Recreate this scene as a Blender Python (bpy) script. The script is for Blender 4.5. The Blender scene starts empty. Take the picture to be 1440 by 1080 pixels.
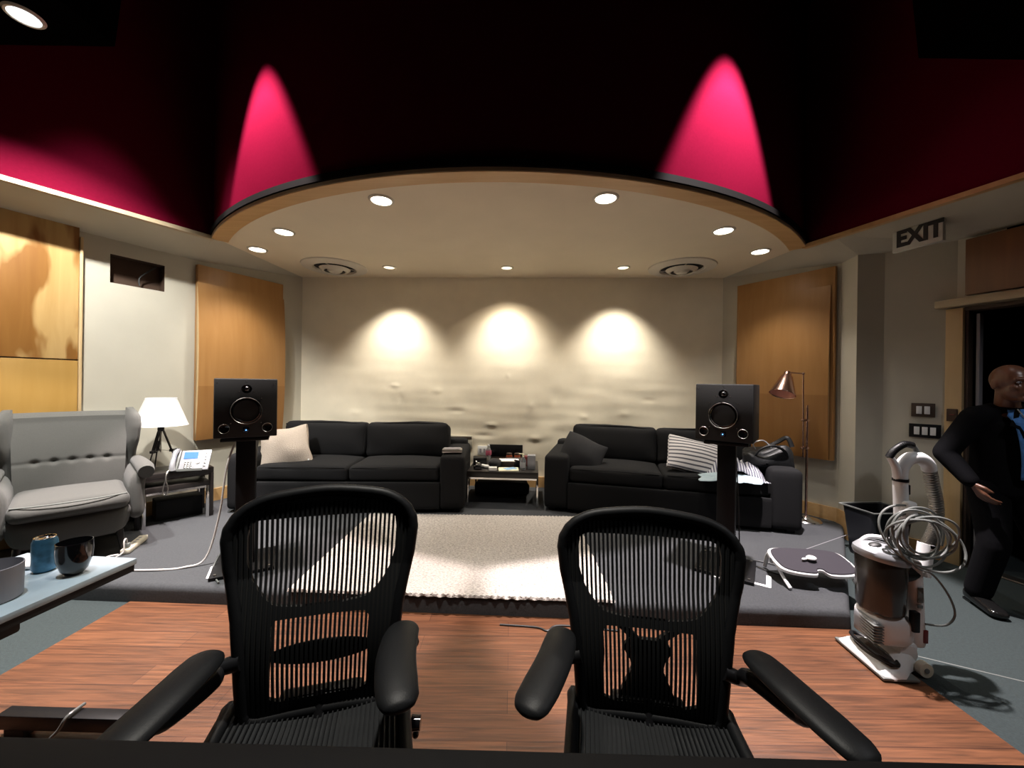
import bpy, bmesh, math, random
from mathutils import Vector, Matrix, Euler, noise
random.seed(7)
PI = math.pi
sc = bpy.context.scene
COL = sc.collection
D2R = math.radians

# ------------------------------------------------------------------ materials
def mat(name, col, rough=0.6, metal=0.0, var=0.0, vscale=8.0, bump=0.0, bscale=200.0, emit=None, estr=0.0,
        spec=0.5, alpha=1.0, trans=0.0, sheen=0.0, coat=0.0, stretch=(1, 1, 1)):
    m = bpy.data.materials.new(name); m.use_nodes = True
    nt = m.node_tree; b = nt.nodes['Principled BSDF']
    b.inputs['Base Color'].default_value = (*col, 1)
    b.inputs['Roughness'].default_value = rough
    b.inputs['Metallic'].default_value = metal
    b.inputs['Specular IOR Level'].default_value = spec
    b.inputs['Transmission Weight'].default_value = trans
    b.inputs['Sheen Weight'].default_value = sheen
    b.inputs['Coat Weight'].default_value = coat
    if emit:
        b.inputs['Emission Color'].default_value = (*emit, 1)
        b.inputs['Emission Strength'].default_value = estr
    if var > 0 or bump > 0:
        tc = nt.nodes.new('ShaderNodeTexCoord')
        mp = nt.nodes.new('ShaderNodeMapping'); mp.inputs['Scale'].default_value = stretch
        nt.links.new(tc.outputs['Object'], mp.inputs['Vector'])
    if var > 0:
        n = nt.nodes.new('ShaderNodeTexNoise'); n.inputs['Scale'].default_value = vscale
        n.inputs['Detail'].default_value = 4
        r = nt.nodes.new('ShaderNodeMapRange')
        r.inputs['From Min'].default_value = 0.25; r.inputs['From Max'].default_value = 0.75
        r.inputs['To Min'].default_value = 1 - var; r.inputs['To Max'].default_value = 1 + var
        mx = nt.nodes.new('ShaderNodeVectorMath'); mx.operation = 'SCALE'
        mx.inputs[0].default_value = col
        nt.links.new(mp.outputs[0], n.inputs['Vector'])
        nt.links.new(n.outputs[0], r.inputs['Value'])
        nt.links.new(r.outputs[0], mx.inputs['Scale'])
        nt.links.new(mx.outputs[0], b.inputs['Base Color'])
    if bump > 0:
        n2 = nt.nodes.new('ShaderNodeTexNoise'); n2.inputs['Scale'].default_value = bscale
        n2.inputs['Detail'].default_value = 3
        bp = nt.nodes.new('ShaderNodeBump'); bp.inputs['Strength'].default_value = bump
        bp.inputs['Distance'].default_value = 0.01
        nt.links.new(mp.outputs[0], n2.inputs['Vector'])
        nt.links.new(n2.outputs[0], bp.inputs['Height'])
        nt.links.new(bp.outputs[0], b.inputs['Normal'])
    return m

def mat_planks():
    m = bpy.data.materials.new('bamboo_planks'); m.use_nodes = True
    nt = m.node_tree; b = nt.nodes['Principled BSDF']; L = nt.links.new; N = nt.nodes.new
    tc = N('ShaderNodeTexCoord')
    br = N('ShaderNodeTexBrick')
    br.inputs['Scale'].default_value = 1.0
    br.inputs['Brick Width'].default_value = 1.25; br.inputs['Row Height'].default_value = 0.125
    br.inputs['Mortar Size'].default_value = 0.0018; br.offset = 0.37
    br.inputs['Color1'].default_value = (0.100, 0.036, 0.015, 1)
    br.inputs['Color2'].default_value = (0.150, 0.058, 0.025, 1)
    br.inputs['Mortar'].default_value = (0.06, 0.018, 0.008, 1)
    L(tc.outputs['Object'], br.inputs['Vector'])
    mp = N('ShaderNodeMapping'); mp.inputs['Scale'].default_value = (2.2, 46, 1)
    L(tc.outputs['Object'], mp.inputs['Vector'])
    n = N('ShaderNodeTexNoise'); n.inputs['Scale'].default_value = 1.6; n.inputs['Detail'].default_value = 6
    n.inputs['Distortion'].default_value = 0.6
    L(mp.outputs[0], n.inputs['Vector'])
    r = N('ShaderNodeMapRange'); r.inputs['From Min'].default_value = .3; r.inputs['From Max'].default_value = .72
    r.inputs['To Min'].default_value = 0.45; r.inputs['To Max'].default_value = 1.35
    L(n.outputs[0], r.inputs['Value'])
    v = N('ShaderNodeVectorMath'); v.operation = 'SCALE'
    L(br.outputs['Color'], v.inputs[0]); L(r.outputs[0], v.inputs['Scale'])
    L(v.outputs[0], b.inputs['Base Color'])
    b.inputs['Roughness'].default_value = 0.42
    bp = N('ShaderNodeBump'); bp.inputs['Strength'].default_value = .25; bp.inputs['Distance'].default_value = .004
    L(n.outputs[0], bp.inputs['Height']); L(bp.outputs[0], b.inputs['Normal'])
    return m

def mat_wood(name, c1, c2, vertical=True, scale=1.0, rough=.45, figure=False):
    m = bpy.data.materials.new(name); m.use_nodes = True
    nt = m.node_tree; b = nt.nodes['Principled BSDF']; L = nt.links.new; N = nt.nodes.new
    tc = N('ShaderNodeTexCoord'); mp = N('ShaderNodeMapping')
    s = (14 * scale, 14 * scale, 1.2 * scale) if vertical else (1.2 * scale, 14 * scale, 14 * scale)
    mp.inputs['Scale'].default_value = s
    L(tc.outputs['Object'], mp.inputs['Vector'])
    n = N('ShaderNodeTexNoise'); n.inputs['Scale'].default_value = 1.0; n.inputs['Detail'].default_value = 5
    n.inputs['Distortion'].default_value = .8
    L(mp.outputs[0], n.inputs['Vector'])
    cr = N('ShaderNodeValToRGB')
    cr.color_ramp.elements[0].position = .3; cr.color_ramp.elements[0].color = (*c1, 1)
    cr.color_ramp.elements[1].position = .7; cr.color_ramp.elements[1].color = (*c2, 1)
    L(n.outputs[0], cr.inputs[0]); out = cr.outputs[0]
    if figure:   # cathedral figure of rotary-cut plywood
        mp2 = N('ShaderNodeMapping'); mp2.inputs['Scale'].default_value = (3.2, 3.2, .8)
        L(tc.outputs['Object'], mp2.inputs['Vector'])
        n2 = N('ShaderNodeTexNoise'); n2.inputs['Scale'].default_value = 1.5; n2.inputs['Detail'].default_value = 3
        n2.inputs['Distortion'].default_value = .4
        L(mp2.outputs[0], n2.inputs['Vector'])
        cr2 = N('ShaderNodeValToRGB')
        cr2.color_ramp.elements[0].position = .47; cr2.color_ramp.elements[0].color = (1, 1, 1, 1)
        cr2.color_ramp.elements[1].position = .54; cr2.color_ramp.elements[1].color = (.50, .34, .18, 1)
        L(n2.outputs[0], cr2.inputs[0])
        mm = N('ShaderNodeMix'); mm.data_type = 'RGBA'; mm.blend_type = 'MULTIPLY'; mm.inputs['Factor'].default_value = 1
        L(out, mm.inputs[6]); L(cr2.outputs[0], mm.inputs[7]); out = mm.outputs[2]
    L(out, b.inputs['Base Color'])
    b.inputs['Roughness'].default_value = rough
    return m

def mat_stripes(name, ca, cb, freq, axis='X', duty=.5, rough=.85):
    m = bpy.data.materials.new(name); m.use_nodes = True
    nt = m.node_tree; b = nt.nodes['Principled BSDF']; L = nt.links.new; N = nt.nodes.new
    tc = N('ShaderNodeTexCoord'); sx = N('ShaderNodeSeparateXYZ'); L(tc.outputs['Object'], sx.inputs[0])
    mu = N('ShaderNodeMath'); mu.operation = 'MULTIPLY'; mu.inputs[1].default_value = freq
    L(sx.outputs[axis], mu.inputs[0])
    fr = N('ShaderNodeMath'); fr.operation = 'FRACT'; L(mu.outputs[0], fr.inputs[0])
    gt = N('ShaderNodeMath'); gt.operation = 'GREATER_THAN'; gt.inputs[1].default_value = duty; L(fr.outputs[0], gt.inputs[0])
    mm = N('ShaderNodeMix'); mm.data_type = 'RGBA'; L(gt.outputs[0], mm.inputs['Factor'])
    mm.inputs[6].default_value = (*ca, 1); mm.inputs[7].default_value = (*cb, 1)
    L(mm.outputs[2], b.inputs['Base Color']); b.inputs['Roughness'].default_value = rough
    return m

M = {}
M['ceiling'] = mat('ceiling_paint', (.74, .65, .50), .75, var=.03, vscale=3)
M['fabric_wall'] = mat('wall_fabric', (.80, .735, .59), .85, var=.05, vscale=4, bump=.25, bscale=260)
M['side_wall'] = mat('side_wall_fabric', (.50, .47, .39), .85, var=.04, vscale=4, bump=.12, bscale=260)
M['red'] = mat('crimson_fabric', (.100, .0034, .0150), 1.0, var=.06, vscale=60, spec=.0)
M['black_ceiling'] = mat('black_ceiling', (.0015, .0012, .0012), 1.0, spec=0)
M['reveal_shade'] = mat('reveal_shade', (.003, .0022, .002), .9, spec=.1)  # near-black colour standing in for shade in the fascia reveal
M['carpet'] = mat('dark_carpet', (.050, .053, .058), .95, var=.22, vscale=90, bump=.5, bscale=400)
M['carpet_low'] = mat('green_carpet', (.026, .037, .038), .95, var=.22, vscale=90, bump=.5, bscale=400)
M['planks'] = mat_planks()
M['maple'] = mat_wood('maple_veneer', (.34, .165, .050), (.385, .195, .064))
M['maple_low'] = mat_wood('maple_veneer_lower', (.27, .125, .036), (.31, .15, .046))
M['maple_edge'] = mat_wood('maple_edge', (.52, .36, .18), (.60, .44, .24))
M['ply'] = mat_wood('figured_plywood', (.46, .285, .10), (.55, .36, .145), figure=True)
M['ply_low'] = mat_wood('plain_plywood', (.33, .185, .042), (.37, .215, .055))
M['trim_wood'] = mat_wood('trim_wood', (.50, .30, .13), (.60, .38, .18), vertical=False)
M['trim_pale'] = mat_wood('trim_pale', (.40, .32, .20), (.46, .37, .25), vertical=False, rough=.35)
M['base_wood'] = mat_wood('baseboard_wood', (.52, .30, .12), (.62, .39, .18), vertical=False)
M['brown_dark'] = mat_wood('brown_panel', (.16, .07, .03), (.20, .09, .035))
M['sofa'] = mat('charcoal_fabric', (.0062, .0062, .0070), .92, var=.15, vscale=300, bump=.3, bscale=500, spec=.25)
M['grey_fabric'] = mat('grey_tweed', (.080, .079, .073), .92, var=.12, vscale=260, bump=.35, bscale=500, sheen=.1)
M['beige_fabric'] = mat('beige_cotton', (.43, .36, .30), .9, var=.08, vscale=120, bump=.6, bscale=120)
M['black_fabric'] = mat('black_cotton', (.010, .010, .012), .9, bump=.2, bscale=300)
M['rug'] = mat('jute_rug', (.46, .42, .385), .95, var=.38, vscale=55, bump=.9, bscale=90, stretch=(1, 1.8, 1))
M['blk'] = mat('black_plastic', (.006, .006, .007), .45, spec=.25)
M['blk_soft'] = mat('black_soft', (.0065, .007, .008), .5, bump=.05, bscale=300, spec=.22)
M['blk_gloss'] = mat('black_gloss', (.006, .006, .007), .12, coat=.4)
M['blk_matte'] = mat('black_matte', (.006, .006, .006), .75)
M['black_wood'] = mat('black_wood', (.016, .013, .012), .35)
M['console'] = mat('console_black', (.002, .002, .0025), .7, spec=.15)
M['chrome'] = mat('chrome', (.75, .74, .72), .16, metal=1)
M['steel'] = mat('brushed_steel', (.42, .40, .37), .35, metal=1)
M['copper'] = mat('copper_metal', (.62, .40, .34), .22, metal=1)
M['copper_in'] = mat('copper_inner', (.80, .40, .30), .5)
M['white'] = mat('white_plastic', (.78, .78, .78), .4)
M['white_warm'] = mat('ivory_plastic', (.72, .66, .52), .45)
M['silver'] = mat('silver_plastic', (.36, .37, .39), .35, metal=.3)
M['shade'] = mat('lamp_shade_white', (.62, .61, .58), .8)
M['paper'] = mat('white_paper', (.82, .80, .76), .8)
M['paper_y'] = mat('cream_paper', (.80, .76, .55), .8)
M['paper_b'] = mat('blue_paper', (.25, .42, .62), .7)
M['glass_top'] = mat('pale_laminate', (.36, .44, .49), .38, var=.1, vscale=9)
M['can'] = mat('blue_can', (.055, .16, .25), .35, metal=.4, var=.45, vscale=38)
M['cupgrey'] = mat('grey_ceramic', (.28, .27, .29), .5)
M['lcd'] = mat('lcd_blue', (.005, .05, .25), .5, emit=(.03, .22, 1.0), estr=1.0)
M['led'] = mat('led_blue', (.1, .3, .7), .3, emit=(.15, .4, 1.0), estr=2.5)
M['lens'] = mat('lamp_lens', (1, .95, .85), .5, emit=(1, .93, .80), estr=14)
M['lens_cool'] = mat('lamp_lens_cool', (1, 1, 1), .5, emit=(.80, .92, 1.0), estr=4)
M['lens_dim'] = mat('lamp_lens_aside', (1, .95, .8), .5, emit=(1, .90, .68), estr=1.6)
M['vent'] = mat('vent_white', (.62, .58, .50), .5)
M['tape'] = mat('white_tape', (.85, .85, .86), .6)
M['smoke'] = mat('smoked_plastic', (.045, .041, .038), .22, trans=.0, spec=.6)
M['clear'] = mat('clear_plastic', (.85, .88, .92), .08, trans=.85)
M['clear_pink'] = mat('bottle_label_pink', (.55, .12, .2), .5)
M['amber'] = mat('amber_glass', (.22, .05, .02), .15)
M['red_small'] = mat('red_plastic', (.16, .02, .02), .4)
M['pad_purple'] = mat('plum_grey_mat', (.022, .018, .026), .8, bump=.3, bscale=300)
M['cable_w'] = mat('white_cable', (.62, .58, .55), .5)
M['cable_b'] = mat('black_cable', (.012, .012, .012), .5)
M['cord_grey'] = mat('grey_cord', (.16, .17, .16), .35)
M['bin'] = mat('bin_black', (.010, .011, .014), .35)
M['sign'] = mat('sign_face', (.50, .50, .46), .6, var=.1, vscale=12)
M['letter'] = mat('sign_letter', (.012, .012, .012), .6)
M['skin'] = mat('brown_skin', (.13, .055, .032), .34, spec=.5)
M['jacket'] = mat('black_suit', (.003, .003, .004), .9, bump=.15, spec=.1, bscale=300)
M['shirt'] = mat('blue_shirt', (.05, .20, .55), .7, var=.35, vscale=40)
M['shoe'] = mat('polished_shoe', (.006, .006, .006), .12)
M['strip_fab'] = mat_stripes('striped_ticking', (.45, .43, .43), (.06, .06, .075), 24, 'Y', .62)
M['strip_thin'] = mat_stripes('striped_shirt', (.40, .40, .43), (.05, .05, .09), 44, 'X', .60)
M['cloth_pale'] = mat('pale_blue_cloth', (.30, .38, .42), .85)
M['leather'] = mat('black_leather', (.007, .0075, .008), .5, bump=.5, bscale=25, spec=.35)
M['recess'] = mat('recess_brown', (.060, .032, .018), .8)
M['mesh'] = mat('mesh_strand', (.012, .013, .014), .6, spec=.2)
M['stain'] = mat('dark_edge', (.05, .03, .02), .7)

# ------------------------------------------------------------------ mesh helpers
def T(loc=(0, 0, 0), rz=0, rx=0, ry=0, s=(1, 1, 1)):
    return Matrix.Translation(loc) @ Euler((rx, ry, rz)).to_matrix().to_4x4() @ Matrix.Diagonal((*s, 1))

def nb(): return bmesh.new()

def box(bm, c, s, rz=0, rx=0, ry=0, bev=0.0, seg=2):
    r = bmesh.ops.create_cube(bm, size=1.0)
    vs = r['verts']
    for v in vs: v.co = Vector((v.co.x * s[0], v.co.y * s[1], v.co.z * s[2]))
    if bev > 0:
        es = list({e for v in vs for e in v.link_edges})
        rb = bmesh.ops.bevel(bm, geom=es, offset=bev, segments=seg, profile=.5, affect='EDGES')
        vs = list({v for f in rb['faces'] for v in f.verts} | {v for v in vs if v.is_valid})
    mt = T(c, rz, rx, ry)
    for v in vs: v.co = mt @ v.co
    return vs

def cone(bm, p0, p1, r0, r1=None, seg=20, caps=True):
    p0 = Vector(p0); p1 = Vector(p1); r1 = r0 if r1 is None else r1
    d = p1 - p0; L = d.length
    q = d.to_track_quat('Z', 'Y').to_matrix().to_4x4()
    mt = Matrix.Translation((p0 + p1) / 2) @ q
    bmesh.ops.create_cone(bm, cap_ends=caps, segments=seg, radius1=max(r0, 1e-4), radius2=max(r1, 1e-4), depth=L, matrix=mt)

def smooth_path(pts, n=6, closed=False):
    P = [Vector(p) for p in pts]; out = []
    N = len(P)
    rng = range(N if closed else N - 1)
    for i in rng:
        p0 = P[(i - 1) % N] if (closed or i > 0) else P[0]
        p1 = P[i]; p2 = P[(i + 1) % N]
        p3 = P[(i + 2) % N] if (closed or i + 2 < N) else P[-1]
        for k in range(n):
            t = k / n
            out.append(.5 * ((2 * p1) + (-p0 + p2) * t + (2 * p0 - 5 * p1 + 4 * p2 - p3) * t * t + (-p0 + 3 * p1 - 3 * p2 + p3) * t ** 3))
    if not closed: out.append(P[-1])
    return out

def tube(bm, pts, r, seg=8, closed=False, sx=1.0, radii=None, smooth=0, up=None):
    if smooth: pts = smooth_path(pts, smooth, closed)
    P = [Vector(p) for p in pts]; N = len(P); rings = []
    ref = Vector(up) if up else None
    prev = None
    for i in range(N):
        a = P[(i - 1) % N] if (closed or i > 0) else P[i]
        b = P[(i + 1) % N] if (closed or i < N - 1) else P[i]
        t = (b - a).normalized() if (b - a).length > 1e-9 else Vector((0, 0, 1))
        if ref is not None: nrm = ref.cross(t)
        elif prev is None: nrm = t.orthogonal()
        else: nrm = prev - t * prev.dot(t)
        if nrm.length < 1e-6: nrm = t.orthogonal()
        nrm.normalize(); prev = nrm
        bn = t.cross(nrm).normalized()
        rr = radii[min(int(i * len(radii) / N), len(radii) - 1)] if radii else r
        if radii:
            f = i / max(N - 1, 1) * (len(radii) - 1); k = int(f); k2 = min(k + 1, len(radii) - 1)
            rr = radii[k] * (1 - (f - k)) + radii[k2] * (f - k)
        ring = []
        for j in range(seg):
            a_ = 2 * PI * j / seg
            ring.append(bm.verts.new(P[i] + nrm * math.cos(a_) * rr * sx + bn * math.sin(a_) * rr))
        rings.append(ring)
    for i in range(N if closed else N - 1):
        A = rings[i]; B = rings[(i + 1) % N]
        for j in range(seg):
            bm.faces.new((A[j], A[(j + 1) % seg], B[(j + 1) % seg], B[j]))
    if not closed:
        bm.faces.new(rings[0][::-1]); bm.faces.new(rings[-1])

def lathe(bm, prof, seg=32, c=(0, 0, 0), mt=None):
    mt = mt or Matrix.Translation(c)
    rings = []
    for r, z in prof:
        if r < 1e-5: rings.append([bm.verts.new(mt @ Vector((0, 0, z)))])
        else: rings.append([bm.verts.new(mt @ Vector((r * math.cos(2 * PI * j / seg), r * math.sin(2 * PI * j / seg), z))) for j in range(seg)])
    for A, B in zip(rings, rings[1:]):
        for j in range(seg):
            j2 = (j + 1) % seg
            if len(A) == 1 and len(B) == 1: continue
            if len(A) == 1: bm.faces.new((A[0], B[j2], B[j]))
            elif len(B) == 1: bm.faces.new((A[j], A[j2], B[0]))
            else: bm.faces.new((A[j], A[j2], B[j2], B[j]))

def prism(bm, poly, z0, z1):
    lo = [bm.verts.new((p[0], p[1], z0)) for p in poly]; hi = [bm.verts.new((p[0], p[1], z1)) for p in poly]
    n = len(poly)
    bm.faces.new(lo[::-1]); bm.faces.new(hi)
    for i in range(n): bm.faces.new((lo[i], lo[(i + 1) % n], hi[(i + 1) % n], hi[i]))

def prism_m(bm, poly, z0, z1, mt):
    b2 = bmesh.new(); prism(b2, poly, z0, z1)
    bmesh.ops.transform(b2, matrix=mt, verts=b2.verts)
    me = bpy.data.meshes.new('t'); b2.to_mesh(me); b2.free(); bm.from_mesh(me); bpy.data.meshes.remove(me)

def soft(bm, c, s, r=.04, bulge=(0, 0, 0), n=14, rz=0, rx=0, ry=0, wob=0.0, pinch=0.0, seed=0):
    """rounded, upholstered block; bulge per axis swells the faces"""
    h = Vector(s) / 2; r = min(r, min(h) * .999)
    mt = T(c, rz, rx, ry)
    idx = {}
    def vert(p):
        k = tuple(round(x, 5) for x in p)
        if k in idx: return idx[k]
        q = Vector((p[0] * h.x, p[1] * h.y, p[2] * h.z))
        cl = Vector([max(-(h[i] - r), min(h[i] - r, q[i])) for i in range(3)])
        d = q - cl
        if d.length > 1e-9: q = cl + d.normalized() * r
        for a in range(3):
            o = [i for i in range(3) if i != a]
            f = (1 - p[o[0]] ** 2) * (1 - p[o[1]] ** 2)
            q[a] += bulge[a] * p[a] * f
        if pinch:
            f = abs(p[0] * p[2]) ** 3
            q.x *= 1 + pinch * f * .5; q.z *= 1 + pinch * f * .5; q.y *= 1 - .6 * f
        if wob:
            w = noise.noise_vector(q * 5 + Vector((seed * 3.1, seed, 0)))
            q += w * wob
        v = bm.verts.new(mt @ q); idx[k] = v; return v
    # nonuniform params (dense near the edge)
    ts = [math.sin(PI / 2 * (-1 + 2 * i / n)) for i in range(n + 1)]
    for a in range(3):
        o = [i for i in range(3) if i != a]
        for sg in (-1, 1):
            for i in range(n):
                for j in range(n):
                    q = []
                    for (di, dj) in ((0, 0), (1, 0), (1, 1), (0, 1)):
                        p = [0, 0, 0]; p[a] = sg; p[o[0]] = ts[i + di]; p[o[1]] = ts[j + dj]
                        q.append(vert(p))
                    if (sg > 0) == (a == 1): q.reverse()
                    try: bm.faces.new(q)
                    except ValueError: pass

def grid(bm, f, nu, nv, flip=False):
    V = [[bm.verts.new(f(i / nu, j / nv)) for j in range(nv + 1)] for i in range(nu + 1)]
    for i in range(nu):
        for j in range(nv):
            q = (V[i][j], V[i + 1][j], V[i + 1][j + 1], V[i][j + 1])
            bm.faces.new(q[::-1] if flip else q)
    return V

def ellipsoid(bm, c, s, seg=20, rings=12, rz=0, rx=0, ry=0):
    bmesh.ops.create_uvsphere(bm, u_segments=seg, v_segments=rings, radius=1, matrix=T(c, rz, rx, ry) @ Matrix.Diagonal((*s, 1)))

def obj(name, bm, m, parent=None, smooth=True, loc=None, rz=0, bevel=0, angle=35, kind=None):
    bmesh.ops.remove_doubles(bm, verts=bm.verts, dist=1e-6)
    bmesh.ops.recalc_face_normals(bm, faces=bm.faces)
    me = bpy.data.meshes.new(name); bm.to_mesh(me); bm.free()
    me.materials.append(M[m] if isinstance(m, str) else m)
    o = bpy.data.objects.new(name, me); COL.objects.link(o)
    if smooth:
        for p in me.polygons: p.use_smooth = True
        try: me.set_sharp_from_angle(angle=D2R(angle))
        except Exception: pass
    if parent: o.parent = parent
    if loc: o.location = loc
    o.rotation_euler[2] = rz
    if bevel:
        b = o.modifiers.new('Bevel', 'BEVEL'); b.width = bevel; b.segments = 2; b.limit_method = 'ANGLE'
    if kind: o['kind'] = kind
    return o

def struct(name, bm, m, smooth=False, bevel=0):
    return obj(name, bm, m, None, smooth, bevel=bevel, kind='structure')

def thing(name, label, cat, loc=(0, 0, 0), rz=0, group=None):
    o = bpy.data.objects.new(name, None); COL.objects.link(o)
    o.location = loc; o.rotation_euler[2] = rz; o.empty_display_size = .1
    o['label'] = label; o['category'] = cat
    if group: o['group'] = group
    return o

def tag(o, label, cat, group=None):
    o['label'] = label; o['category'] = cat
    if group: o['group'] = group
    return o

def dup(o, loc, rz=0, label=None, parent=None):
    c = o.copy(); COL.objects.link(c)
    if parent: c.parent = parent
    else: c.location = loc; c.rotation_euler[2] = rz
    if label: c['label'] = label
    for ch in list(o.children): dup(ch, None, 0, None, c)
    return c

def text_bm(s, size, depth, squeeze=1.0, bold=0.0):
    cu = bpy.data.curves.new('t', 'FONT'); cu.body = s; cu.size = size; cu.extrude = depth; cu.offset = bold
    cu.align_x = 'CENTER'; cu.align_y = 'CENTER'
    o = bpy.data.objects.new('t', cu); COL.objects.link(o)
    dg = bpy.context.evaluated_depsgraph_get(); me = bpy.data.meshes.new_from_object(o.evaluated_get(dg))
    bm = bmesh.new(); bm.from_mesh(me)
    bpy.data.objects.remove(o); bpy.data.meshes.remove(me); bpy.data.curves.remove(cu)
    bmesh.ops.scale(bm, vec=(squeeze, 1, 1), verts=bm.verts)
    return bm

def spot(loc, power, size_deg, blend=.5, col=(1, .86, .68), r=.04, aim=None):
    l = bpy.data.lights.new('spot', 'SPOT'); l.energy = power; l.spot_size = D2R(size_deg); l.spot_blend = blend
    l.color = col; l.shadow_soft_size = r
    o = bpy.data.objects.new('spot_light', l); COL.objects.link(o); o.location = loc
    if aim: o.rotation_euler = (Vector(aim) - Vector(loc)).to_track_quat('-Z', 'Y').to_euler()
    return o

# ------------------------------------------------------------------ the room
PZ = 0.11                      # height of the carpeted platform
ZC = 2.74                      # underside of the curved lowered ceiling
AC = (-.05, 6.18); AR = 3.78   # centre and radius of its front arc
def arc_pt(a, r=AR): return (AC[0] + r * math.sin(a), AC[1] - r * math.cos(a))
A0, A1 = -D2R(47.3), D2R(47.3)
BL, BR = (-2.73, 4.98), (2.58, 4.73)
TL, TR = arc_pt(A0), arc_pt(A1)

bm = nb(); prism(bm, [(-6, -3), (6, -3), (6, 6), (-6, 6)], -.1, 0); struct('floor', bm, 'carpet_low')
bm = nb(); prism(bm, [(-2.37, -2.5), (1.985, -2.5), (1.985, 2.30), (-2.37, 2.46)], .0, .006)
wf = struct('floor_wood', bm, 'planks')
# platform with a rounded carpet nosing
bm = nb()
prism(bm, [(-4.6, 2.50), (1.98, 2.23), (3.14, 3.62), (3.2, 5.4), (-4.6, 5.4)], .001, PZ)
es = [e for e in bm.edges if abs(e.verts[0].co.z - PZ) < 1e-4 and abs(e.verts[1].co.z - PZ) < 1e-4 and e.verts[0].co.y < 4 and e.verts[1].co.y < 4 and max(e.verts[0].co.x, e.verts[1].co.x) > -4]
bmesh.ops.bevel(bm, geom=es, offset=.035, segments=5, profile=.5, affect='EDGES')
struct('floor_platform', bm, 'carpet', smooth=True)
bm = nb(); tube(bm, [(2.35, 3.07, PZ), (3.02, 3.42, PZ)], .003, 6); struct('trim_platform_line', bm, 'cupgrey')  # thin grey line lying across the platform carpet
bm = nb(); tube(bm, [(1.99, 2.10, .0), (2.6, 1.80, .0)], .004, 6); struct('trim_carpet_join', bm, 'cord_grey')

# lower walls: (x, y) corners, floor to soffit level
def dents(x, z):
    s = 0
    for (cx, cz, rx, rz_, d) in DENTS:
        q = ((x - cx) / rx) ** 2 + ((z - cz) / rz_) ** 2
        if q < 9: s += .5 * d * math.exp(-q)
    return s
DENTS = [(-1.5, 1.36, .05, .02, .018), (-1.42, 1.2, .03, .05, -.010), (-.95, 1.30, .06, .03, .012), (-.7, 1.05, .10, .02, -.016),
         (.25, 1.12, .04, .06, .014), (.55, 1.25, .06, .10, -.012), (.9, 1.0, .05, .03, .014), (-.25, .88, .06, .02, .02), (-.35, .74, .12, .02, -.02),
         (1.4, 1.05, .05, .03, .012), (1.7, 1.22, .07, .02, -.012), (-.05, 1.5, .02, .02, .01), (.3, .72, .07, .03, .02), (-2.0, 1.0, .06, .03, .012)]
def wall_back_f(u, v):
    x = BL[0] + (BR[0] - BL[0]) * u; y = BL[1] + (BR[1] - BL[1]) * u; z = PZ - .02 + (ZC + .02 - PZ) * v
    low = max(0, 1 - v * 1.25)
    w = .010 * noise.noise(Vector((x * 1.6, z * 2.2, 3.1))) + .012 * low * noise.noise(Vector((x * 4.5, z * 3.2, 9)))
    w += .010 * low * noise.noise(Vector((x * 2.0, z * 9.0, 5))) - dents(x, z) * 1.2
    return Vector((x, y + w * min(1, u * 12, (1 - u) * 12), z))
bm = nb(); grid(bm, wall_back_f, 260, 120, True); struct('wall_back', bm, 'fabric_wall', smooth=True)

def wall_quad(bm, a, b, z0, z1): 
    vs = [bm.verts.new((a[0], a[1], z0)), bm.verts.new((b[0], b[1], z0)), bm.verts.new((b[0], b[1], z1)), bm.verts.new((a[0], a[1], z1))]
    bm.faces.new(vs)
ZW = 2.62
LW = lambda y: -2.73 - .5 * (4.98 - y)     # x of the splayed left wall at depth y
bm = nb()
ys = [4.98, 3.71, 3.37, 1.55]
def lp(y): return (LW(y), y)
wall_quad(bm, lp(4.98), lp(3.71), 0, ZW); wall_quad(bm, lp(3.37), lp(1.55), 0, ZW)
wall_quad(bm, lp(3.71), lp(3.37), 0, 2.24); wall_quad(bm, lp(3.71), lp(3.37), 2.49, ZW)
wall_quad(bm, lp(1.55), (-4.45, -2.6), 0, ZW)
struct('wall_left', bm, 'side_wall')
# the recess in it
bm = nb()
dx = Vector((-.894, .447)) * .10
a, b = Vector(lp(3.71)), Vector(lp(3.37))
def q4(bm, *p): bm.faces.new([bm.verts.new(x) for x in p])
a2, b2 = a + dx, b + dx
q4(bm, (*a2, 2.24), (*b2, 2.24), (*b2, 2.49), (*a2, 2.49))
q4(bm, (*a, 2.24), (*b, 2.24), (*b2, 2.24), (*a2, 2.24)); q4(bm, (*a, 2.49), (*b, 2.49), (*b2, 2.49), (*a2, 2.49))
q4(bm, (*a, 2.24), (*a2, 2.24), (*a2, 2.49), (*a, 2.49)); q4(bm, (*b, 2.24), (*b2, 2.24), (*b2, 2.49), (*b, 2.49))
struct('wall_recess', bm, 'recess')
bm = nb(); tube(bm, [(-3.40, 3.66, 2.46), (-3.42, 3.60, 2.40), (-3.47, 3.57, 2.33), (-3.46, 3.56, 2.26)], .006, 6, smooth=5)
tag(obj('wire', bm, 'cable_b'), 'short black wire dangling in the dark wall recess', 'wire')

RWP = [(2.58, 4.73), (3.18, 3.73), (3.13, 3.50), (3.32, 3.44), (3.60, 3.12)]
bm = nb()
for p, q in zip(RWP, RWP[1:]): wall_quad(bm, p, q, 0, ZW)
DA, DB = Vector((3.60, 3.12)), Vector((3.86, 2.30))      # the doorway in the wall
wall_quad(bm, DA, DB, 2.06, ZW)
wall_quad(bm, DB, (4.15, 1.4), 0, ZW); wall_quad(bm, (4.15, 1.4), (4.15, -2.6), 0, ZW)
struct('wall_right', bm, 'side_wall')
bm = nb(); wall_quad(bm, (-4.5, -2.6), (4.2, -2.6), 0, 5.0); struct('wall_rear', bm, 'black_ceiling')
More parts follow.
